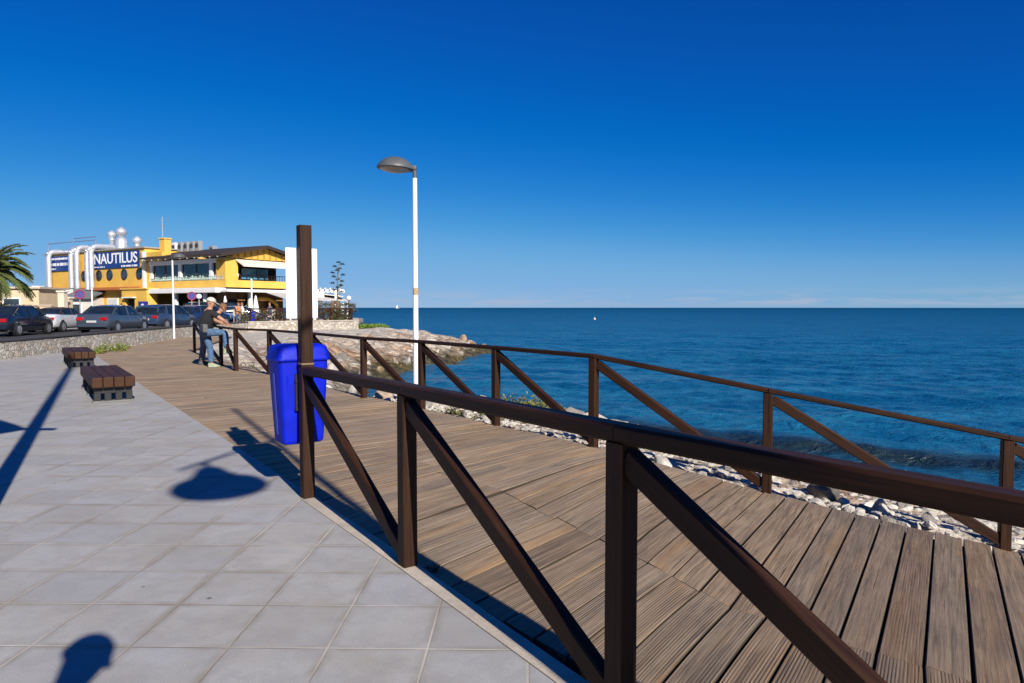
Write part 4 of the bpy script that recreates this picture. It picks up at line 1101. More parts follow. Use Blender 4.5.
# stone walls
MSW = m_stonewall()
def poly_wall(name, label, cat, pts, h, th, z0=-.1, cap=True, capm=None):
    t = thing(name, label, cat, (pts[0][0], pts[0][1], 0)); b0 = Vector(pts[0])
    mb = MB()
    for i in range(len(pts)-1):
        a, b = Vector(pts[i]) - b0, Vector(pts[i+1]) - b0; d = (b-a); L = d.length; d /= L
        a = a + d*(.001 if i else 0); n_ = max(1, int(L/1.5))
        for k in range(n_):
            p, q = a + d*(L*k/n_), a + d*(L*(k+1)/n_ - .0005); hh = h + random.uniform(-.012, .012)
            c = (p+q)/2; mb.box((c.x, c.y, (hh + z0)/2), ((q-p).length, th, hh - z0), math.atan2(d.y, d.x))
    mb.build('masonry', MSW, t)
    if cap:
        mb = MB()
        for i in range(len(pts)-1):
            a, b = Vector(pts[i]) - b0, Vector(pts[i+1]) - b0; d = (b-a); L = d.length; d /= L
            c = (a+b)/2; mb.box((c.x, c.y, h + .045), (L, th + .06, .05), math.atan2(d.y, d.x), .006)
        mb.build('coping', capm, t)
    return t
poly_wall('stone_wall', 'low pale rubble stone wall between the paving and the parked cars', 'wall', WALL, .44, .30, capm=plain('dark_coping', (.045, .043, .042), .8))
TW = [(-15.3, 40.45), (-12.6, 42.8), (-10.15, 45.4), (-10.65, 47.6), (-12.1, 54)]
poly_wall('terrace_wall', 'pale stone retaining wall of the restaurant terrace above the rocks', 'wall', TW, .46, .4, -.6, capm=m_concrete('wall_coping', (.50, .45, .38)))
sheet('terrace', [(-15.4, 40.7), (-12.7, 43.0), (-10.35, 45.5), (-10.85, 47.6), (-12.3, 54), (-14, 66), (-22, 66), (-20, 50)], .30, m_concrete('terrace_concrete', (.42, .36, .29)), .4)
# rustic timber fence along the terrace edge
FZ = .50
tp = [Vector(p) for p in ((-15.2, 40.75), (-13.9, 41.95), (-12.75, 43.05), (-11.5, 44.3), (-10.4, 45.55), (-10.9, 47.6), (-11.6, 50.4), (-12.3, 53))]
t = thing('terrace_fence', 'dark rustic timber fence along the restaurant terrace edge', 'fence', (tp[0].x, tp[0].y, .3))
b0 = Vector((tp[0].x, tp[0].y, .3))
for i, p in enumerate(tp):
    mb = MB(); mb.useuv = True; mb.bar(Vector((p.x, p.y, .3)) - b0, Vector((p.x, p.y, 1.32)) - b0, .09, .09, .006, up=(1, 0, 0)); mb.build('post', MRW, t)
for i in range(len(tp)-1):
    a, b = tp[i], tp[i+1]
    mb = MB(); mb.useuv = True; mb.bar(Vector((a.x, a.y, 1.25)) - b0, Vector((b.x, b.y, 1.25)) - b0, .06, .08, .004); mb.build('top_rail', MRW, t)
    mb = MB(); mb.useuv = True; mb.bar(Vector((a.x, a.y, .42)) - b0, Vector((b.x, b.y, 1.2)) - b0, .05, .07, .004); mb.build('brace', MRW, t)
    mb = MB(); mb.useuv = True; e_ = Vector((.06, -.06, 0)); mb.bar(Vector((a.x, a.y, 1.2)) - b0 + e_, Vector((b.x, b.y, .42)) - b0 + e_, .05, .07, .004); mb.build('brace', MRW, t)

# closed parasols, globe lamps, small bin and road signs
def parasol(label, loc, h):
    t = thing('parasol', label, 'parasol', loc, 0, 'closed white parasols on the terrace')
    mb = MB(); mb.tube([(0, 0, 0), (0, 0, h)], .03, 8); mb.build('pole', WHT, t)
    mb = MB(); mb.lathe([(.05, h*.30), (.26, h*.34), (.22, h*.5), (.14, h*.75), (.06, h*.97), (.0, h)], 12, None); mb.build('folded_canopy', WHT, t, True, auto=60)
def at(px, Y, z=0.0): return ((px-512)/700*Y, Y, z)
parasol('closed white parasol standing by the restaurant corner', at(226.0, 52.5), 2.2)
parasol('closed white parasol beside the post with the small blue bin', at(256.5, 50.5, .3), 1.9)
def globe(label, loc, h, r, pm):
    t = thing('globe_lamp', label, 'globe lamp', loc, 0, 'white globe lamps around the restaurant')
    mb = MB(); mb.tube([(0, 0, 0), (0, 0, h - r*.6)], .04, 8); mb.build('pole', pm, t)
    mb = MB(); mb.lathe([(r*math.sin(a), h - r*math.cos(a) + r*.3) for a in np.linspace(0, PI, 11)], 16); mb.build('globe', plain('opal_globe', (.84, .84, .82), .25, .02), t, True)
globe('white globe lamp on a pole beside the round parking sign', at(200.0, 50.5), 2.05, .2, GRV)
globe('white globe lamp on a dark post at the seaward corner of the terrace', at(349.3, 48.5, .3), 1.62, .17, plain('dark_green_post', (.02, .03, .028), .5))
t = thing('white_mast', 'thin white post carrying the small blue bin on the restaurant terrace', 'post', at(252.6, 48.0, .3))
mb = MB(); mb.tube([(0, 0, 0), (0, 0, 2.95)], .055, 10); mb.build('shaft', WHT, t, True, auto=40); mb = MB(); mb.tube([(0, 0, 2.9), (0, 0, 2.98)], .075, 10); mb.build('cap', WHT, t)
t = thing('litter_bin', 'small blue litter bin fixed to the white post on the terrace', 'litter bin', at(252.6, 47.75, .42))
mb = MB(); loft(mb, [rrect(.30, .26, .05, .0), rrect(.40, .32, .05, .5)]); mb.build('bin_body', MBL, t, True, auto=40); mb = MB(); loft(mb, [rrect(.44, .36, .06, .5), rrect(.40, .32, .06, .6), rrect(.2, .14, .05, .66)]); mb.build('lid', MBL, t, True, auto=40)
RED = plain('sign_red', (.34, .02, .05), .5); SBL = plain('sign_blue', (.025, .03, .22), .5)
def no_parking(label, loc, h):
    t = thing('parking_sign', label, 'road sign', loc, R(30), 'round no parking signs')
    mb = MB(); mb.tube([(0, 0, 0), (0, 0, h + .2)], .035, 8); mb.build('pole', GRV, t)
    mb = MB(); mb.lathe([(.0, 0), (.30, 0), (.30, .02), (0, .02)], 26, Matrix.Translation((0, -.04, h)) @ FACE); d = mb.build('disc', SBL, t)
    mb = MB(); ring = [(.265*math.cos(a), -.066, h + .265*math.sin(a)) for a in np.linspace(0, 2*PI, 27)]; mb.tube(ring, .034, 6, caps=False); mb.build('ring', RED, d)
    mb = MB(); mb.bar((-.19, -.068, h + .19), (.19, -.068, h - .19), .02, .07, 0, up=(0, 1, 0)); mb.build('slash', RED, d)
no_parking('round no parking sign on a post behind the white convertible', at(81.3, 45.5), 2.18)
no_parking('round no parking sign on a post beside the white globe lamp', at(192.7, 49.0), 2.13)
t = thing('thin_pole', 'thin white pole standing against the yellow wall below the blue sign', 'pole', at(93.3, 57))
mb = MB(); mb.tube([(0, 0, 0), (0, 0, 2.9)], .055, 8); mb.build('shaft', WHT, t, True, auto=40); mb = MB(); mb.tube([(0, 0, 2.9), (0, 0, 2.96)], .075, 8); mb.build('cap', GRV, t)
# ------------------------------------------------------------------ cars
TYR = plain('tyre_rubber', (.015, .015, .016), .85); RIM = plain('alloy_rim', (.50, .51, .53), .3, .08, metal=.7)
LRED = plain('tail_lamp_red', (.36, .008, .012), .2, .05); LWH = plain('head_lamp_clear', (.7, .72, .74), .12, .05); PLT = plain('number_plate_white', (.45, .45, .44), .5)
CGL = m_glass('car_glass', (.012, .018, .022), .05); BLK = plain('black_trim', (.012, .012, .013), .5)
def carpaint(name, c): return plain(name, c, .22, .03, 2, metal=.15, coat=.8)
def car(label, loc, rz, paint, kind, L=4.4, Wd=1.76, Ht=1.45, group='cars parked beyond the stone wall'):
    """x forward, origin at the ground under the middle"""
    t = thing('parked_car', label, 'car', loc, rz, group)
    w = Wd/2
    hood, tail = {'sedan': (.92, .98), 'convertible': (.90, .95), 'hatch': (.95, 1.0), 'estate': (.93, 1.0), 'van': (1.15, 1.12)}[kind]
    belt = {'van': 1.15}.get(kind, .93)
    # (x, belt height, bottom, half width)
    st = [(-L/2, tail*.66, .42, w*.80), (-L/2 + .06, tail*.86, .30, w*.90), (-L/2 + .22, tail*.985, .24, w*.965), (-L/2 + .7, tail, .21, w*.99), (-L*.2, belt, .2, w), (0, belt - .01, .2, w),
          (L*.18, belt - .015, .2, w), (L*.27, hood, .2, w*.99), (L*.38, hood*.92, .21, w*.97), (L/2 - .2, hood*.80, .24, w*.90), (L/2 - .06, hood*.68, .28, w*.80), (L/2, hood*.56, .34, w*.66)]
    mb = MB(); rings = []
    for x, zb, z0, ww in st:
        half = [(0.0, z0), (ww*.86, z0), (ww*.97, z0 + .10), (ww, z0 + (zb-z0)*.45), (ww*.985, z0 + (zb-z0)*.72), (ww*.95, zb - .03), (ww*.86, zb + .012), (ww*.45, zb + .035), (0.0, zb + .04)]
        rings.append([(x, y, z) for y, z in half] + [(x, -y, z) for y, z in half[-2:0:-1]])
    loft(mb, rings); body = mb.build('body', paint, t, True, auto=38)
    # greenhouse: side profile points along the roof  (x, z, half width)
    if kind == 'sedan': gp = [(-L*.385, belt + .03, .80), (-L*.22, Ht - .05, .66), (-L*.08, Ht, .68), (L*.06, Ht - .02, .67), (L*.255, hood + .02, .80)]
    elif kind == 'convertible': gp = [(-L*.34, belt + .03, .78), (-L*.19, Ht - .07, .64), (-L*.05, Ht, .66), (L*.05, Ht - .03, .65), (L*.22, hood + .02, .78)]
    elif kind == 'hatch': gp = [(-L*.475, tail - .0, .78), (-L*.40, Ht - .13, .68), (-L*.25, Ht - .02, .69), (-L*.02, Ht, .69), (L*.08, Ht - .03, .67), (L*.27, hood + .02, .80)]
    elif kind == 'estate': gp = [(-L*.485, tail, .80), (-L*.43, Ht - .1, .70), (-L*.30, Ht - .01, .70), (-L*.02, Ht, .70), (L*.08, Ht - .03, .68), (L*.26, hood + .02, .80)]
    else: gp = [(-L*.495, tail, .84), (-L*.475, Ht - .1, .78), (-L*.4, Ht, .78), (L*.15, Ht, .76), (L*.22, Ht - .06, .75), (L*.38, hood, .82)]
    gp = [(x, z, hw*w/.88) for x, z, hw in gp]
    mb = MB(); rings = []
    def basez(x): return float(np.interp(x, [s_[0] for s_ in st], [s_[1] for s_ in st])) - .02
    N = 22; xs = np.linspace(gp[0][0], gp[-1][0], N)
    def roofz(x): return float(np.interp(x, [g[0] for g in gp], [g[1] for g in gp]))
    def roofw(x): return float(np.interp(x, [g[0] for g in gp], [g[2] for g in gp]))
    for x in xs:
        zb = basez(x); zr = max(roofz(x), zb + .012); hw = roofw(x); bw = w*.88
        f = min(1, (zr - zb)/.45); hw = bw*(1-f) + hw*f
        half = [(0, zb), (bw, zb), (bw + (hw-bw)*.85, zb + (zr-zb)*.82), (hw*.93, zr - .012*f), (hw*.5, zr + .012), (0, zr + .018)]
        rings.append([(x, y, z) for y, z in half] + [(x, -y, z) for y, z in half[-2:0:-1]])
    loft(mb, rings); gh = mb.build('windows', CGL, t, True, auto=45)
    # roof skin, pillars
    rp = paint if kind != 'convertible' else plain('black_soft_top', (.02, .02, .02), .9)
    rx = [g[0] for g in gp]; i0 = 1; i1 = len(gp)-2
    mb = MB(); rings = []
    for x in np.linspace(rx[i0] - .02, rx[i1] + .02, 10):
        zr = roofz(x); hw = roofw(x)
        rings.append([(x, y, z) for y, z in ((hw*.99, zr - .05), (hw*.96, zr + .002), (hw*.5, zr + .026), (0, zr + .032), (-hw*.5, zr + .026), (-hw*.96, zr + .002), (-hw*.99, zr - .05))])
    loft(mb, rings, True); mb.build('roof', rp, t, True, auto=40)
    mb = MB()
    for sg in (-1, 1):
        def side(x, fz): 
            zb = basez(x); zr = max(roofz(x), zb + .012); hw = roofw(x); bw = w*.88; f = min(1, (zr-zb)/.45); hw = bw*(1-f) + hw*f
            return Vector((x, sg*((bw + (hw-bw)*fz*.9) + .006), zb + (zr-zb)*fz))
        mb.bar(Vector((gp[-1][0] - .02, sg*(w*.87), gp[-1][1])), Vector((gp[-2][0], sg*gp[-2][2]*.97, gp[-2][1] - .01)), .05, .06, 0)
        mb.bar(Vector((gp[0][0] + .03, sg*(w*.87), gp[0][1])), Vector((gp[1][0], sg*gp[1][2]*.97, gp[1][1] - .01)), .07, .10 if kind != 'convertible' else .26, 0)
        mb.bar(side(-L*.03, .0), side(-L*.05, .9), .03, .07, 0)
        if kind in ('estate', 'hatch', 'van'): mb.bar(side(-L*.26, .0), side(-L*.28, .9), .03, .08, 0)
    mb.build('pillars', rp, t)
    mb = MB(); mb.box((0, 0, .25), (L*.93, Wd*.90, .12), 0, .03); mb.build('sill', BLK, t)
    wr = .31 if kind != 'van' else .33
    for x in (-L*.31, L*.31):
        for sg in (-1, 1):
            MM = Matrix.Translation((x, sg*(w - .10), wr)) @ Matrix.Rotation(R(-90*sg), 4, 'X')
            mb = MB(); mb.lathe([(wr + .055, -.05), (wr + .055, .088), (wr*.6, .092), (0, .09)], 22, MM); mb.build('wheel_arch', BLK, t)
            mb = MB(); mb.lathe([(wr*.66, -.1), (wr*.93, -.1), (wr, -.06), (wr, .075), (wr*.93, .112), (wr*.68, .116), (wr*.62, .10)], 24, MM); wh = mb.build('wheel', TYR, t, True, auto=40)
            mb = MB(); mb.lathe([(wr*.66, .108), (wr*.60, .112), (wr*.52, .095), (wr*.2, .098), (.04, .115), (0, .115)], 24, MM)
            mb.build('rim', RIM, wh, True, auto=30)
    for sg in (-1, 1):
        mb = MB(); mb.box((-L/2 + .05, sg*w*.66, tail*.76), (.14, .36 if kind != 'van' else .16, .17 if kind != 'van' else .4), sg*R(10), .03); mb.build('tail_light', LRED, t)
        mb = MB(); mb.box((L/2 - .12, sg*w*.60, hood*.68), (.20, .34, .12), -sg*R(22), .03); mb.build('headlight', LWH, t)
        mb = MB(); mb.box((L*.17, sg*(w + .07), belt + .07), (.12, .18, .12), 0, .03); mb.build('wing_mirror', paint, t)
        for x in (-L*.10, L*.08):
            mb = MB(); mb.box((x, sg*(w + .003), belt - .12), (.15, .02, .025), 0, .004); mb.build('door_handle', BLK if kind == 'van' else paint, t)
    mb = MB(); mb.box((-L/2 - .005, 0, tail*.62), (.02, .50, .11), 0, .004); mb.build('number_plate', PLT, t)
    mb = MB(); mb.box((-L/2 + .04, 0, .40), (.10, Wd*.78, .16), 0, .04); mb.build('rear_bumper', BLK if kind == 'van' else paint, t)
    return t
def heading(az): return R(90 - az)        # az clockwise from straight ahead
# dark estate at the left edge: rear right corner near px 5
car('dark navy parked car at the left end of the row, half out of view', (-24.25, 34.2, 0), heading(-9), carpaint('navy_paint', (.010, .014, .028)), 'sedan', 4.5, 1.78, 1.42)
car('silver white convertible with a dark soft top, second in the row', (-25.55, 39.6, 0), heading(-6), carpaint('silver_white_paint', (.60, .62, .64)), 'convertible', 4.2, 1.74, 1.33)
car('silver grey saloon seen from behind, in the middle of the row', (-21.85, 38.6, 0), heading(-2), carpaint('silver_grey_paint', (.05, .066, .095)), 'sedan', 4.6, 1.80, 1.46)
car('silver blue hatchback with a dark rear window right of the grey saloon', (-21.95, 44.6, 0), heading(6), carpaint('steel_blue_paint', (.03, .055, .105)), 'estate', 4.4, 1.76, 1.50)
car('deep blue hatchback just right of the thin white lamp post', (-21.4, 48.6, 0), heading(16), carpaint('deep_blue_paint', (.012, .03, .10)), 'hatch', 4.1, 1.74, 1.48)
car('black van with a white roof rack board behind the man at the railing', (-22.0, 52.6, 0), heading(40), carpaint('black_paint', (.012, .013, .016)), 'van', 4.6, 1.85, 1.72)
car('blue hatchback right of the man at the railing, near the terrace', (-20.0, 51.6, 0), heading(65), carpaint('mid_blue_paint', (.015, .05, .16)), 'hatch', 4.0, 1.72, 1.45)
# ------------------------------------------------------------------ people
SKN = plain('skin', (.38, .20, .125), .55, .08, 20)
def skin_obj(name, nodes, edges, mat, parent, root=0, sub=2):
    """nodes: [(co, radius)] grown into one smooth surface"""
    me = bpy.data.meshes.new(name); me.from_pydata([tuple(c) for c, r in nodes], edges, []); me.materials.append(mat)
    o = bpy.data.objects.new(name, me); link(o)
    me.skin_vertices.new(name='') if hasattr(me.skin_vertices, 'new') else None
    md = o.modifiers.new('Skin', 'SKIN'); md.use_smooth_shade = True
    if not me.skin_vertices:
        bm = bmesh.new(); bm.from_mesh(me); bm.verts.layers.skin.verify(); bm.to_mesh(me); bm.free()
    for i, (c, r) in enumerate(nodes):
        sv = me.skin_vertices[0].data[i]
        sv.radius = r if isinstance(r, tuple) else (r, r); sv.use_root = (i == root)
    o.modifiers.new('Subdivision', 'SUBSURF').levels = sub; o.modifiers['Subdivision'].render_levels = sub
    dg = bpy.context.evaluated_depsgraph_get(); m2 = bpy.data.meshes.new_from_object(o.evaluated_get(dg))
    if len(m2.polygons) > 8:
        o.modifiers.clear(); o.data = m2; m2.name = name
        m2.polygons.foreach_set('use_smooth', [True]*len(m2.polygons))
        m2.materials.clear(); m2.materials.append(mat)
    if parent is not None: o.parent = parent
    return o
def hand(nodes, edges, wrist_i, wrist, dirv, palmside, curl=.5, s=1.0):
    """palm, four unequal bent fingers and a thumb leaving the side of the palm"""
    d = Vector(dirv).normalized(); up = Vector(palmside).normalized(); side = d.cross(up).normalized()
    palm = Vector(wrist) + d*.075*s
    nodes.append((palm, (.034*s, .017*s))); pi_ = len(nodes)-1; edges.append((wrist_i, pi_))
    for k, ln in enumerate((.068, .078, .073, .057)):
        off_ = (k-1.5)*.019*s
        a = palm + side*off_ + d*.020*s; b = a + d*ln*.45*s - up*curl*.012*s; c = b + d*ln*.35*s - up*curl*.032*s; e = c + d*ln*.15*s - up*curl*.034*s
        i0 = len(nodes); nodes.extend([(a, .0095*s), (b, .0088*s), (c, .0078*s), (e, .0062*s)]); edges.extend([(pi_, i0), (i0, i0+1), (i0+1, i0+2), (i0+2, i0+3)])
    a = Vector(wrist) + d*.035*s + side*.030*s; b = a + side*.026*s + d*.022*s - up*.008*s; c = b + d*.028*s + side*.006*s - up*.014*s
    i0 = len(nodes); nodes.extend([(a, .012*s), (b, .0105*s), (c, .0085*s)]); edges.extend([(wrist_i, i0), (i0, i0+1), (i0+1, i0+2)])
def person(label, loc, fw, J, top, legs, shoe, hair, cap=None, group=None, bag=None, curl=.6, short=True, hs=1.0):
    """J holds joint positions relative to loc; fw is the facing direction"""
    t = thing('person', label, 'person', loc, 0, group)
    J = {k: Vector(v) for k, v in J.items()}; fw = Vector(fw).normalized()
    nodes = [(J['pelvis'], (.135, .10))]; edges = []
    def chain(start, items):
        p = start
        for co, r in items:
            nodes.append((Vector(co), r)); edges.append((p, len(nodes)-1)); p = len(nodes)-1
        return p
    ch = chain(0, [(J['pelvis'].lerp(J['chest'], .45), (.125, .095)), (J['chest'], (.155, .115)), (J['neck'], .056), (J['neck'].lerp(J['head'], .45), .056)])
    ci = 2
    hd = J['head']; up = (J['head']-J['neck']).normalized()
    # head
    a = chain(ch, [(hd - up*.02 + fw*.005, (.078, .088)), (hd + up*.05 - fw*.005, (.078, .096)), (hd + up*.105 - fw*.01, (.055, .07))])
    for s in 'lr':
        sh = chain(ci, [(J['sh_'+s], .060), (J['sh_'+s].lerp(J['el_'+s], .5), .048), (J['el_'+s], .039), (J['el_'+s].lerp(J['wr_'+s], .45), .037), (J['wr_'+s], .026)])
        hdv = J.get('hd_'+s, (J['wr_'+s]-J['el_'+s]))
        hand(nodes, edges, sh, J['wr_'+s], hdv, J.get('pm_'+s, Vector((0, 0, 1))), curl, hs)
        chain(0, [(J['hip_'+s], .092), (J['hip_'+s].lerp(J['kn_'+s], .5), .075), (J['kn_'+s], .055), (J['kn_'+s].lerp(J['an_'+s], .4), .055), (J['an_'+s], .036), (J['an_'+s] + fw*.10 + Vector((0, 0, -.055)), (.042, .026)), (J['an_'+s] + fw*.16 + Vector((0, 0, -.062)), (.036, .018))])
    skin_obj('body', nodes, edges, SKN, t)
    # shirt
    n2 = [(J['pelvis'] - (J['chest']-J['pelvis'])*.10, (.185, .145)), (J['pelvis'].lerp(J['chest'], .5), (.205, .165)), (J['chest'], (.212, .165)), (J['neck'].lerp(J['chest'], .18), (.078, .070))]
    e2 = [(0, 1), (1, 2), (2, 3)]
    for s in 'lr':
        k = len(n2); n2 += [(J['sh_'+s], .080), (J['sh_'+s].lerp(J['el_'+s], .55), .066)]; e2 += [(2, k), (k, k+1)]
        if not short:
            n2 += [(J['el_'+s], .053), (J['el_'+s].lerp(J['wr_'+s], .85), .040)]; e2 += [(k+1, k+2), (k+2, k+3)]
    skin_obj('shirt', n2, e2, top, t)
    n3 = [(J['pelvis'] + (J['chest']-J['pelvis'])*.12, (.142, .112)), (J['pelvis'], (.150, .120))]; e3 = [(0, 1)]
    for s in 'lr':
        k = len(n3); n3 += [(J['hip_'+s], .108), (J['hip_'+s].lerp(J['kn_'+s], .5), .090), (J['kn_'+s], .072), (J['kn_'+s].lerp(J['an_'+s], .5), .070), (J['an_'+s] + (J['kn_'+s]-J['an_'+s])*.03, .062)]
        e3 += [(1, k), (k, k+1), (k+1, k+2), (k+2, k+3), (k+3, k+4)]
    skin_obj('trousers', n3, e3, legs, t)
    side = Vector((-fw.y, fw.x, 0))
    for s in 'lr':
        mb = MB(); an = J['an_'+s]; fd = J.get('fd_'+s, fw).normalized(); sd = Vector((-fd.y, fd.x, 0))
        ring = []
        for x, w_, z in ((-.075, .030, .06), (-.06, .042, .095), (0, .045, .10), (.07, .046, .075), (.13, .046, .05), (.18, .034, .035), (.195, .015, .02)):
            c = an + fd*x; b = an.z - .078
            ring.append([c + sd*w_*q + Vector((0, 0, b - c.z + zz)) for q, zz in ((-1, .0), (1, .0), (1, z*.6), (.55, z), (-.55, z), (-1, z*.6))])
        loft(mb, ring); mb.build('shoe', shoe, t, True, auto=60)
    # face and hair
    fwh = J.get('look', fw).normalized(); fwh = (fwh - up*fwh.dot(up)).normalized(); sdh = up.cross(fwh).normalized()
    mb = MB(); c = hd + fwh*.092; mb.add([c + up*.035, c - up*.012 + sdh*.016, c - up*.012 - sdh*.016, c + fwh*.022 - up*.008], [(0, 1, 3), (0, 3, 2), (1, 2, 3)]); mb.build('nose', SKN, t)
    for q in (-1, 1):
        M = Matrix.Translation(hd + fwh*.084 + sdh*.032*q + up*.035); mb = MB(); mb.lathe([(.0, -.011), (.009, -.006), (.012, 0), (.009, .006), (0, .011)], 8, M); mb.build('eye', plain('eye_dark', (.03, .02, .015), .2), t)
        M = Matrix.Translation(hd + sdh*.084*q + up*.02); mb = MB(); mb.lathe([(.0, -.032), (.016, -.018), (.018, .01), (.012, .03), (0, .036)], 8, M); mb.build('ear', SKN, t, True)
    mb = MB(); c = hd + fwh*.086 - up*.035; mb.box((0, 0, 0), (.05, .012, .010), 0, .004, Matrix.Translation(c) @ Matrix.Rotation(math.atan2(sdh.y, sdh.x), 4, 'Z')); mb.build('mouth', plain('lips', (.36, .12, .10), .5), t)
    mb = MB(); cen = hd + up*.045 - fwh*.012
    rows = []
    for i in range(8):
        th = PI*(.5*i/7) if hair[1] == 0 else PI*(.68*i/7)
        rows.append([cen + (fwh*math.cos(a)*.102*math.sin(max(th, .02))*(1 if math.cos(a) < 0 or th < 1.2 else .86) + sdh*math.sin(a)*.090*math.sin(max(th, .02))) + up*(.095*math.cos(th)) for a in np.linspace(0, 2*PI, 17)[:-1]])
    loft(mb, rows); mb.build('hair', hair[0], t, True)
    if cap is not None:
        mb = MB(); rows = [[cen + up*.012 + (fwh*math.cos(a)*.110 + sdh*math.sin(a)*.098)*math.sin(max(th, .02)) + up*(.100*math.cos(th)) for a in np.linspace(0, 2*PI, 19)[:-1]] for th in np.linspace(0, PI*.52, 8)]
        loft(mb, rows); cp = mb.build('cap', cap, t, True)
        mb = MB(); mb.add([cen + fwh*.10 + sdh*.075, cen + fwh*.10 - sdh*.075, cen + fwh*.19 - sdh*.045 - up*.02, cen + fwh*.19 + sdh*.045 - up*.02, cen + fwh*.10 + sdh*.075 + up*.012, cen + fwh*.10 - sdh*.075 + up*.012, cen + fwh*.19 - sdh*.045 - up*.010, cen + fwh*.19 + sdh*.045 - up*.010], [(0, 1, 2, 3), (4, 7, 6, 5), (0, 4, 5, 1), (2, 6, 7, 3), (1, 5, 6, 2), (0, 3, 7, 4)]); mb.build('brim', cap, cp)
    if bag is not None:
        p, mt, a = bag
        mb = MB(); mb.box(p, (.30, .11, .19), a, .035); mb.build('waist_bag', mt, t)
    return t
JEAN = plain('blue_denim', (.065, .125, .22), .9, .32, 14); JEAND = plain('dark_denim', (.035, .06, .12), .9, .25, 14); JEANG = plain('grey_denim', (.10, .11, .125), .9, .25, 14)
BTS = plain('black_tshirt', (.012, .012, .014), .9, .2); TRN = plain('trainer_yellow_green', (.30, .33, .22), .7, .4); SHB = plain('dark_shoe', (.05, .05, .055), .7)
HBR = plain('brown_hair', (.17, .075, .03), .7, .3, 40); HGR = plain('grey_hair', (.30, .28, .25), .7, .25, 40); CPL = plain('pale_cap', (.50, .47, .40), .85, .08)
fr = Vector((.80, .60, 0)).normalized(); sr = Vector((fr.y, -fr.x, 0))          # towards the railing, and to his right
def rel(f, r_, z): return fr*f + sr*r_ + Vector((0, 0, z))
person('man in black t-shirt, pale cap and jeans leaning on the railing, one foot raised', (-6.97, 15.93, -.012), fr, {
    'pelvis': rel(.0, .0, .84), 'chest': rel(.07, .03, 1.18), 'neck': rel(.11, .04, 1.335), 'head': rel(.14, .04, 1.445),
    'sh_l': rel(.09, -.19, 1.26), 'sh_r': rel(.11, .23, 1.25), 'el_l': rel(.30, -.27, 1.07), 'el_r': rel(.34, .36, 1.06), 'wr_l': rel(.43, -.12, .985), 'wr_r': rel(.36, .59, .985),
    'hd_l': (.5, -.6, -.05), 'hd_r': (.6, -.7, -.05),
    'hip_l': rel(.04, -.07, .79), 'hip_r': rel(.02, .10, .80), 'kn_l': rel(.12, -.03, .43), 'kn_r': rel(.36, .34, .80), 'an_l': rel(.13, .0, .085), 'an_r': rel(.37, .38, .42),
    'look': rel(.9, .35, -.2)}, BTS, JEAN, TRN, (HGR, 0), CPL, bag=(rel(-.06, .20, .90), plain('grey_bag', (.10, .10, .10), .8, .2), math.atan2(sr.y, sr.x)))
fr = Vector((.837, .547, 0)).normalized(); sr = Vector((fr.y, -fr.x, 0))
person('brown haired person in grey jeans bending over the railing behind the man in black', (-7.44, 16.76, -.012), fr, {
    'pelvis': rel(.10, 0, .86), 'chest': rel(.30, .02, 1.11), 'neck': rel(.43, .04, 1.24), 'head': rel(.50, .05, 1.335),
    'sh_l': rel(.40, -.16, 1.15), 'sh_r': rel(.40, .19, 1.15), 'el_l': rel(.44, -.24, .99), 'el_r': rel(.44, .27, .99), 'wr_l': rel(.52, -.05, .975), 'wr_r': rel(.52, .10, .975),
    'hd_l': (.3, -.5, .02), 'hd_r': (.3, .5, .02),
    'hip_l': rel(.09, -.09, .80), 'hip_r': rel(.09, .09, .80), 'kn_l': rel(.08, -.10, .44), 'kn_r': rel(.06, .11, .44), 'an_l': rel(.02, -.10, .085), 'an_r': rel(.0, .12, .085)},
    BTS, JEANG, SHB, (HBR, 1), short=True)
# the photographer, just behind the camera: only the shadow of head and shoulder is in the picture
fr = Vector((0, 1, 0)); sr = Vector((1, 0, 0))
person('photographer in dark clothes holding hands up at chest height', (-.16, -.20, 0), fr, {
    'pelvis': rel(0, 0, 1.00), 'chest': rel(.03, .02, 1.40), 'neck': rel(.10, .04, 1.63), 'head': rel(.18, .08, 1.775),
    'sh_l': rel(.03, -.20, 1.555), 'sh_r': rel(.03, .21, 1.555), 'el_l': rel(.06, -.30, 1.24), 'el_r': rel(.06, .36, 1.24), 'wr_l': rel(.20, -.06, 1.27), 'wr_r': rel(.20, .22, 1.27), 'hd_l': (.3, .6, .2), 'hd_r': (-.3, .6, .2),
    'hip_l': rel(0, -.1, .94), 'hip_r': rel(0, .1, .94), 'kn_l': rel(.02, -.11, .50), 'kn_r': rel(.02, .11, .50), 'an_l': rel(0, -.12, .085), 'an_r': rel(0, .12, .085)},
    BTS, JEAND, SHB, (HBR, 0), short=False)
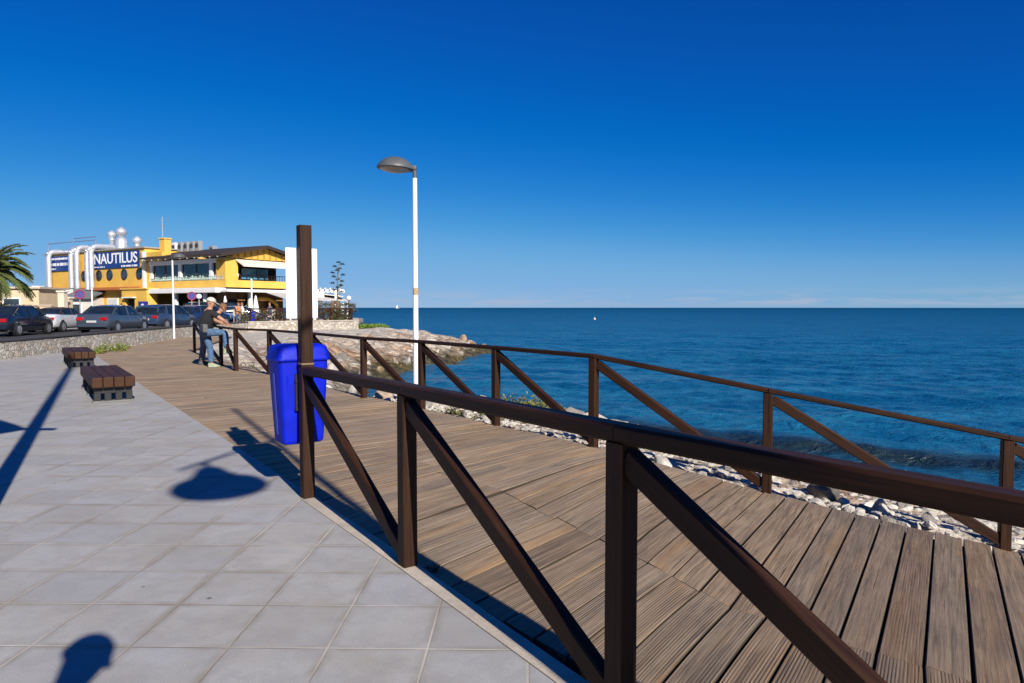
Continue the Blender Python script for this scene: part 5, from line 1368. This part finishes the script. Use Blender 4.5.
# guests at the terrace tables, a few pixels each
def sitter(label, loc, a, top):
    fr = Vector((math.cos(a), math.sin(a), 0)); sr = Vector((fr.y, -fr.x, 0)); R_ = lambda f, r_, z: fr*f + sr*r_ + Vector((0, 0, z))
    person(label, loc, fr, {'pelvis': R_(0, 0, .55), 'chest': R_(.03, 0, .92), 'neck': R_(.04, 0, 1.12), 'head': R_(.06, 0, 1.25), 'sh_l': R_(.03, -.18, 1.05), 'sh_r': R_(.03, .18, 1.05), 'el_l': R_(.1, -.24, .80), 'el_r': R_(.1, .24, .80), 'wr_l': R_(.32, -.12, .80), 'wr_r': R_(.32, .12, .80),
        'hip_l': R_(.03, -.1, .52), 'hip_r': R_(.03, .1, .52), 'kn_l': R_(.42, -.12, .50), 'kn_r': R_(.42, .12, .50), 'an_l': R_(.40, -.12, .085), 'an_r': R_(.40, .12, .085)}, top, JEAND, SHB, (HBR, 0), group='guests seated on the restaurant terrace')
    ch = thing('terrace_chair', label.split(' in ')[0].replace('seated guest', 'pale chair under the seated guest') + ' in ' + label.split(' in ')[1], 'chair', loc, a, 'terrace chairs')
    m = plain('pale_wicker', (.42, .38, .32), .8)
    mb = MB(); mb.box((0, 0, .43), (.44, .44, .05), 0, .01); mb.build('seat', m, ch); mb = MB(); mb.box((-.23, 0, .68), (.04, .44, .46), 0, .01); mb.build('backrest', m, ch)
    for x in (-.19, .19):
        for y in (-.19, .19): mb = MB(); mb.box((x, y, .2), (.035, .035, .40)); mb.build('leg', m, ch)
sitter('seated guest in a white shirt at the terrace edge', at(243.5, 47.5, .3), R(200), plain('white_shirt', (.75, .74, .72), .9))
sitter('seated guest in an orange shirt behind the one in white', at(238.5, 49.5, .3), R(-20), plain('orange_shirt', (.55, .20, .07), .9))
sitter('seated guest in a dark blue shirt near the sloping canvas', at(271.0, 49.0, .3), R(170), plain('navy_shirt', (.03, .04, .09), .9))
# ------------------------------------------------------------------ plants, rocks, things at sea
def leaf(mb, p, d, L, w, droop=0.0, rnd=random):
    d = Vector(d).normalized(); s = d.cross(Vector((0, 0, 1)));
    if s.length < .05: s = Vector((1, 0, 0))
    s.normalize(); u = s.cross(d)
    a = Vector(p); m = a + d*L*.5 + u*L*.06; e = a + d*L - Vector((0, 0, droop*L))
    mb.add([a, m + s*w*.5, e, m - s*w*.5], [(0, 1, 2), (0, 2, 3)])
def tuft(mb, c, r, h, n, L=(.08, .16), w=(.02, .05), rg=random):
    """a mound of many small leaves with an uneven outline"""
    for _ in range(n):
        a = rg.uniform(0, 2*PI); q = r*math.sqrt(rg.random()); z = h*rg.random()*(1 - (q/r)**2*.8)*(0.75 + .35*math.sin(3*a + c[0]*9))
        el = rg.uniform(-.2, 1.3)
        leaf(mb, (c[0] + q*math.cos(a), c[1] + q*math.sin(a), c[2] + z), (math.cos(a)*math.cos(el) + rg.gauss(0, .4), math.sin(a)*math.cos(el) + rg.gauss(0, .4), math.sin(el)), rg.uniform(*L), rg.uniform(*w), rg.uniform(0, .3))
def plant(name, label, cat, c, r, h, n, mat, group=None, **kw):
    mb = MB(); rg = random.Random(label + str(c)); tuft(mb, (0, 0, 0), r, h, n, rg=rg, **kw)
    o = mb.build(name, mat, None, fix=False); o.location = c
    return tag(o, label, cat, group)
SUC = m_leaf('succulent_leaf', (.07, .10, .02), (.21, .21, .05), (.34, .24, .06)); GRN = m_leaf('fresh_grass', (.07, .14, .015), (.17, .24, .04)); WEE = m_leaf('weed_leaf', (.06, .11, .012), (.17, .22, .04), (.42, .40, .09))
DUS = m_leaf('dusty_leaf', (.05, .06, .03), (.15, .145, .08), (.26, .19, .11)); OLV = m_leaf('olive_leaf', (.04, .06, .02), (.10, .12, .045))
def gz(x, y): return ground_at(x, y)
for i, (px, Y, r, h, n, lb) in enumerate(((440, 9.75, .16, .2, 120, 'small dark green succulent clump at the boardwalk edge beside the lamp post'), (478, 9.6, .40, .20, 600, 'yellow green succulent clump under the handrail left of the middle post'), (520, 9.6, .60, .26, 1700, 'large yellow green succulent clump just right of the middle railing post'),
        (543, 9.2, .45, .22, 1000, 'yellow green succulent clump at the right end of the plant row beside the pale rocks'))):
    x = (px-512)/700*Y; plant('succulent_clump', lb, 'plant', (x, Y, max(gz(x, Y), -.22) - .03), r, h, n, SUC, 'succulents behind the seaward railing', L=(.035, .08), w=(.018, .035))
x, Y = (245.5-512)/700*20.0, 20.0
plant('shrub', 'small grey green shrub alone on the pale sand beyond the railing', 'plant', (x, Y, gz(x, Y) - .03), .32, .34, 420, OLV, L=(.06, .14), w=(.015, .03))
for i, (px, Y, r, h, n, lb) in enumerate(((91.5, 20.6, .36, .20, 240, 'yellow green weeds at the foot of the stone wall, left clump behind the far bench'), (111, 21.9, .40, .26, 300, 'bright green weeds at the foot of the stone wall, middle and tallest clump'), (123.5, 23.2, .2, .26, 90, 'thin weeds at the foot of the stone wall, right clump'))):
    x = (px-512)/700*Y; plant('weed', lb, 'plant', (x, Y, -.01), r, h, n, WEE, 'weeds along the stone wall', L=(.07, .17), w=(.015, .04))
x, Y = (433.5-512)/700*3.72, 3.72
plant('weed', 'tiny dark weed growing in the gap between kerb and boardwalk', 'plant', (-.425, 3.655, -.02), .035, .03, 60, m_leaf('dark_weed', (.012, .025, .008), (.04, .07, .02)), L=(.012, .03), w=(.006, .012))
# dry flower heads caught on the boards behind the brace
# green patch of grass on the spit
mb = MB(); rg = random.Random(8)
for _ in range(5200):
    y = rg.uniform(46.2, 51.5); x = -.2215*y + rg.uniform(.05, 2.1)
    k = (x + .2215*y)/2.1
    if rg.random() < k*.55: continue
    a = rg.uniform(0, 2*PI); el = rg.uniform(.6, 1.5)
    leaf(mb, (x, y, gz(x, y) - .05 + .10*(1-k)), (math.cos(a)*math.cos(el), math.sin(a)*math.cos(el), math.sin(el)), rg.uniform(.15, .42), rg.uniform(.05, .12), rg.uniform(0, .3))
tag(mb.build('grass', GRN, None, fix=False), kind='stuff')
x, y = -10.0, 47.6
plant('shrub', 'dark green low bush on the grass of the spit', 'plant', (x, y, gz(x, y)), .75, .62, 600, m_leaf('bush_leaf', (.02, .045, .012), (.06, .10, .025)), L=(.1, .22), w=(.04, .09))
# dusty hedge of bushes behind the terrace fence
spots = [(318, 46.9), (324.5, 47.2), (331, 47.5), (337.5, 47.8), (344, 48.1), (350, 48.5), (281, 44.6), (247, 42.8), (261, 43.6)]
names = ['left end of the hedge right of the white panel', 'second from the white panel in the terrace hedge', 'beside the foot of the dead agave stalk, left of it', 'at the foot of the dead agave stalk, right of it', 'left of the dark globe lamp post', 'at the seaward end of the hedge, behind the globe lamp post', 'left of the white panel behind the fence', 'at the railing end of the terrace fence', 'below the sloping canvas behind the fence']
for i, (px, Y) in enumerate(spots):
    x = (px-512)/700*Y; c = (x, Y, .30); rg = random.Random(50+i)
    t = thing('terrace_bush', 'dusty grey green bush ' + names[i], 'bush', c, 0, 'bushes along the terrace fence')
    hh = (1.45, 1.5, 1.35, 1.5, 1.5, 1.35, .8, .85, .75)[i]; rr = .48 if i < 6 else .36
    mb = MB()
    for _ in range(7):
        a = rg.uniform(0, 2*PI); mb.tube([(0, 0, -.05), (rr*.4*math.cos(a), rr*.4*math.sin(a), hh*.5), (rr*.8*math.cos(a), rr*.8*math.sin(a), hh*.85)], [.025, .018, .006], 5)
    mb.build('stems', plain('bush_stem', (.12, .08, .05), .9), t)
    mb = MB()
    for _ in range(16):
        a = rg.uniform(0, 2*PI); q = rr*math.sqrt(rg.random()); z = rg.uniform(.15, .9)*hh
        tuft(mb, (q*math.cos(a), q*math.sin(a), z), .20, .24, 42, (.07, .17), (.03, .06), rg)
    mb.build('foliage', DUS, t, fix=False)
# clipped hedge by the beige house
for i, (px, Y) in enumerate(((-6, 45.6), (3.5, 45.9))):
    x = (px-512)/700*Y; t = thing('hedge_bush', ('dark green clipped bush at the very edge of the photo beside the beige house', 'dark green clipped bush left of the low garden wall')[i], 'bush', (x, Y, 0), 0, 'clipped bushes by the garden wall'); rg = random.Random(70+i)
    mb = MB(); mb.tube([(0, 0, 0), (0, 0, 1.0)], [.08, .05], 6); mb.build('stem', plain('bush_stem', (.12, .08, .05), .9), t)
    mb = MB()
    for _ in range(40): tuft(mb, (rg.uniform(-.45, .45), rg.uniform(-.4, .4), rg.uniform(.3, 1.5)), .2, .2, 34, (.08, .16), (.04, .08), rg)
    mb.build('foliage', HED, t, fix=False)
# palm at the left edge: crown of drooping fronds
t = thing('palm_tree', 'palm tree at the left edge with drooping green fronds reaching into view', 'palm', ((-12-512)/700*41, 41, 0), 0)
mb = MB(); mb.tube([(0, 0, 0), (.05, 0, .8), (0, 0, 1.8), (.02, 0, 2.95)], [.34, .27, .25, .30], 14)
for z in np.arange(.2, 2.9, .16): mb.lathe([(.26, z), (.32, z + .05), (.25, z + .09)], 12)
mb.build('trunk', plain('palm_bark', (.14, .095, .06), .95, .3, 9, bump=.6), t, True, auto=40)
PLM = m_leaf('palm_leaf', (.02, .05, .014), (.10, .14, .035), (.20, .19, .06)); rg = random.Random(12)
mb = MB(); mr = MB()
for i in range(64):
    a = 2*PI*i/64*5.0 + rg.uniform(-.2, .2); el = rg.uniform(-.2, 1.35); Lf = rg.uniform(2.4, 3.2)
    pts = []; p = Vector((0, 0, 3.2)); d = Vector((math.cos(a)*math.cos(el), math.sin(a)*math.cos(el), math.sin(el)))
    for k in range(13):
        pts.append(p.copy()); p = p + d*(Lf/12); d = (d + Vector((0, 0, -.135))).normalized()
    mr.tube(pts, [.028*(1-k/14) + .004 for k in range(13)], 5)
    for k in range(1, 13):
        for j in (0, .33, .66):
            q = pts[k-1].lerp(pts[k], j); dd = (pts[k]-pts[k-1]).normalized(); sd = dd.cross(Vector((0, 0, 1))).normalized(); u = sd.cross(dd)
            ll = .46*math.sin(PI*min(1, (k + j + .8)/14.5))**.7 + .05
            for sg in (-1, 1): leaf(mb, q, sd*sg + dd*.75 + u*.35 + Vector((rg.gauss(0, .08), rg.gauss(0, .08), rg.gauss(0, .08))), ll, .035, .28)
mb.build('fronds', PLM, t, fix=False); mr.build('frond_ribs', plain('frond_rib', (.14, .13, .05), .8), t)
# dead agave flower stalk
Y = 47.6; x = (337.5-512)/700*Y
t = thing('agave', 'tall agave flower stalk with dark tufts standing in the terrace hedge', 'agave', (x, Y, .3), 0)
mb = MB(); mb.tube([(0, 0, 0), (.03, 0, 1.6), (.05, 0, 3.0), (.18, 0, 4.0)], [.06, .05, .035, .012], 8); mb.build('stalk', plain('agave_stalk', (.15, .12, .075), .9, .3), t, True)
rg = random.Random(31); AGL = m_leaf('agave_tuft', (.015, .022, .010), (.05, .06, .028)); mb2 = MB()
for i in range(15):
    z = 1.85 + 2.0*(i/14); a = i*2.4 + rg.uniform(-.4, .4); rr = (.46 - .22*max(0, (z-1.9)/2.1)**1.5)*rg.uniform(.7, 1.1); bx = .05 + .13*max(0, (z-3))
    e = Vector((bx + rr*math.cos(a), rr*math.sin(a), z + .26)); mb2.tube([(bx*.9, 0, z), (bx + rr*.6*math.cos(a), rr*.6*math.sin(a), z + .04), e], [.018, .014, .010], 5)
    mb = MB(); tuft(mb, (0, 0, 0), .12*rg.uniform(.8, 1.15), .14, 110, (.05, .11), (.03, .05), rg); o = mb.build('flower_tuft', AGL, t, fix=False); o.location = e - Vector((0, 0, .05))
mb2.build('branches', plain('agave_stalk', (.15, .12, .075), .9, .3), t)
mb = MB()
for i in range(18):
    a = i*2.4; el = rg.uniform(.3, 1.2); leaf(mb, (.1*math.cos(a), .1*math.sin(a), .1), (math.cos(a)*math.cos(el), math.sin(a)*math.cos(el), math.sin(el)), rg.uniform(.7, 1.1), .14, .12)
mb.build('leaves', OLV, t, fix=False)
mb = MB(); mb.box((-.33, .1, .75), (.24, .24, 1.5), 0, .05); mb.box((.02, .1, .7), (.24, .24, 1.4), 0, .05); mb.build('old_trunks', plain('dead_trunk', (.17, .11, .065), .95, .3), t)

# rocks: a dozen shapes, each rock its own object
MR = m_rock(); MRH = m_rock('headland_rock', .92, .32)
def rock_mesh(seed, mat):
    bm = bmesh.new(); bmesh.ops.create_icosphere(bm, subdivisions=3, radius=.5); rg = random.Random(seed)
    planes = [(Vector((rg.gauss(0, 1), rg.gauss(0, 1), rg.gauss(0, 1))).normalized(), rg.uniform(.24, .40)) for _ in range(11)]
    for v in bm.verts:
        for n_, d in planes:
            q = v.co.dot(n_) - d
            if q > 0: v.co -= n_*q*.93
        k = mnoise.fractal(v.co*3.2 + Vector((seed*3.1, 0, 0)), 1.0, 2.0, 4); v.co += v.co.normalized()*k*.055
    me = bpy.data.meshes.new('rock'); bm.to_mesh(me); bm.free(); me.materials.append(mat); me.polygons.foreach_set('use_smooth', [True]*len(me.polygons)); me.set_sharp_from_angle(angle=R(32)); return me
RM = [rock_mesh(100+i, MR) for i in range(12)]; RH = [rock_mesh(200+i, MRH) for i in range(10)]
def put_rock(me, x, y, z, s, label, group, rg):
    o = bpy.data.objects.new('rock', me); link(o); o.location = (x, y, z)
    o.rotation_euler = (rg.uniform(0, 6.28), rg.uniform(0, 6.28), rg.uniform(0, 6.28)); o.scale = (s*rg.uniform(.8, 1.35), s*rg.uniform(.75, 1.1), s*rg.uniform(.55, .85))
    return tag(o, label, 'rock', group)
rg = random.Random(77); placed = []
FX = [p.x for p in FAR]; FYY = [p.y for p in FAR]
def far_y(x): 
    o = np.argsort(FX); return float(np.interp(x, np.array(FX)[o], np.array(FYY)[o]))
def clear_of_lamp(x, y, s): return (x + 1.435)**2 + (y - 10.5)**2 > (.12 + s*.7)**2
n = 0; tries = 0
while n < 130 and tries < 9000:
    tries += 1
    x = rg.uniform(-4.2, 7.2); y0 = far_y(x); y = y0 + .30 + abs(rg.gauss(0, 1))*1.5
    d = float(shore_dist(np.array([x]), np.array([y]))[0])
    if d < -.8: continue
    if x < .9 and -.9 < x and y < 9.6 and rg.random() < .75: continue
    s = rg.choice([.12, .14, .17, .2, .24, .28, .36]) * (1.0 if x < 3 else 1.05)
    if y - y0 < .25 + s*.62 or not clear_of_lamp(x, y, s): continue
    if any((x-a)**2 + (y-b)**2 < (.42*(s+c))**2 for a, b, c in placed): continue
    placed.append((x, y, s)); n += 1
    put_rock(rg.choice(RM), x, y, gz(x, y) - s*.02, s, 'pale angular boulder of the rubble bank just outside the seaward railing', 'rocks of the near rubble bank', rg)
# a few that stand out against the water and the boards
for px, Y, s, me_, lb in ((572, 8.9, .50, RM[1], 'largest pale boulder left of the middle railing post, beside the succulents'), (590, 8.55, .42, RM[4], 'pale rounded boulder right behind the middle railing post'), (612, 8.2, .46, RM[7], 'pale flat topped boulder just right of the middle railing post'), (823, 7.0, .30, RM[9], 'dark grey boulder lying among the pale stones right of the second last post')):
    x = (px-512)/700*Y; o = put_rock(me_, x, Y, gz(x, Y) + s*.16, s, lb, 'rocks of the near rubble bank', rg)
    o.rotation_euler = (.2, -.15, rg.uniform(0, 6)); o.scale = (s*1.35, s*1.1, s*.8)
    if 'dark' in lb:
        o.data = me_.copy(); o.data.materials.clear(); o.data.materials.append(plain('dark_grey_rock', (.11, .10, .09), .9, .4, 5, bump=.6))
# small stones: nobody could count them
mb = MB(); 
base = []
for k in range(6):
    bm = bmesh.new(); bmesh.ops.create_icosphere(bm, subdivisions=1, radius=.5); r2 = random.Random(k)
    for v in bm.verts: v.co *= r2.uniform(.65, 1.1)
    bm.verts.index_update(); base.append(([v.co.copy() for v in bm.verts], [tuple(v.index for v in f.verts) for f in bm.faces])); bm.free()
for _ in range(2900):
    x = rg.uniform(-4.5, 7.4); y0 = far_y(x); y = y0 + .12 + abs(rg.gauss(0, 1.3))
    s = rg.choice([.03, .04, .05, .07, .09, .13]); 
    if y - y0 < .08 + s*.6: continue
    vs, fs = rg.choice(base); M = Matrix.Translation((x, y, gz(x, y) + s*.02)) @ Matrix.Rotation(rg.uniform(0, 6.28), 4, 'Z') @ Matrix.Rotation(rg.gauss(0, .35), 4, 'X') @ Matrix.Diagonal((s*1.4, s, s*.6, 1))
    mb.add([M @ v for v in vs], fs)
tag(mb.build('gravel', MR, None, fix=False), kind='stuff')
# boulders of the spit
n = 0; tries = 0; placed = []
while n < 85 and tries < 9000:
    tries += 1
    i = rg.choice([9, 10, 11, 12, 13, 14, 15, 16, 17, 18]); a = Vector(SHORE[i]); b = Vector(SHORE[i+1]) if i < len(SHORE)-1 else a
    if (b-a).length > 12: continue
    p = a.lerp(b, rg.random()); d_ = (b-a).normalized(); nn = Vector((-d_.y, d_.x)); p = p + nn*rg.uniform(-.5, 2.4)
    s = rg.choice([.3, .4, .5, .65, .8])
    d = float(shore_dist(np.array([p.x]), np.array([p.y]))[0])
    if d < -.6 or d > 2.6 or any((p.x-q)**2 + (p.y-w)**2 < (.40*(s+c))**2 for q, w, c in placed): continue
    if p.y < 15: continue
    placed.append((p.x, p.y, s)); n += 1
    put_rock(rg.choice(RH), p.x, p.y, gz(p.x, p.y) - s*.08, s, 'weathered boulder on the rocky slope of the spit at the water', 'boulders of the rocky spit', rg)

# buoy and a far sail
Y = 165.0; x = (594.5-512)/700*Y
t = thing('buoy', 'small pale buoy floating alone on the blue sea', 'buoy', (x, Y, SEA_Z), 0)
mb = MB(); mb.lathe([(0, -.3), (.26, -.1), (.33, .12), (.26, .3), (.12, .40), (0, .42)], 14); mb.build('float', plain('buoy_white', (.55, .50, .35), .5), t, True)
mb = MB(); mb.tube([(0, 0, .3), (0, 0, .7)], .05, 6); mb.build('top_mark', plain('buoy_white', (.75, .72, .55), .5), t)
Y = 1500.0; x = (397.5-512)/700*Y
t = thing('sailboat', 'tiny white sailboat far out near the horizon left of the lamp post', 'boat', (x, Y, SEA_Z), R(20))
mb = MB(); loft(mb, [[(xx, w_*q, z) for q, z in ((-1, .9), (-.6, .1), (0, -.15), (.6, .1), (1, .9))] for xx, w_ in ((-3.6, .7), (-2, 1.1), (0, 1.25), (2, .95), (3.6, .1))]); mb.build('hull', plain('boat_white', (.8, .8, .8), .4), t)
mb = MB(); mb.tube([(.4, 0, .6), (.4, 0, 8.2)], .07, 6); mb.build('mast', plain('boat_white', (.8, .8, .8), .4), t)
mb = MB(); mb.prism([(.3, -.02, 1.4), (-3.2, -.02, 1.5), (.3, -.02, 8.0)], (0, .05, 0)); mb.build('sail', plain('sail_white', (.8, .79, .76), .8), t)
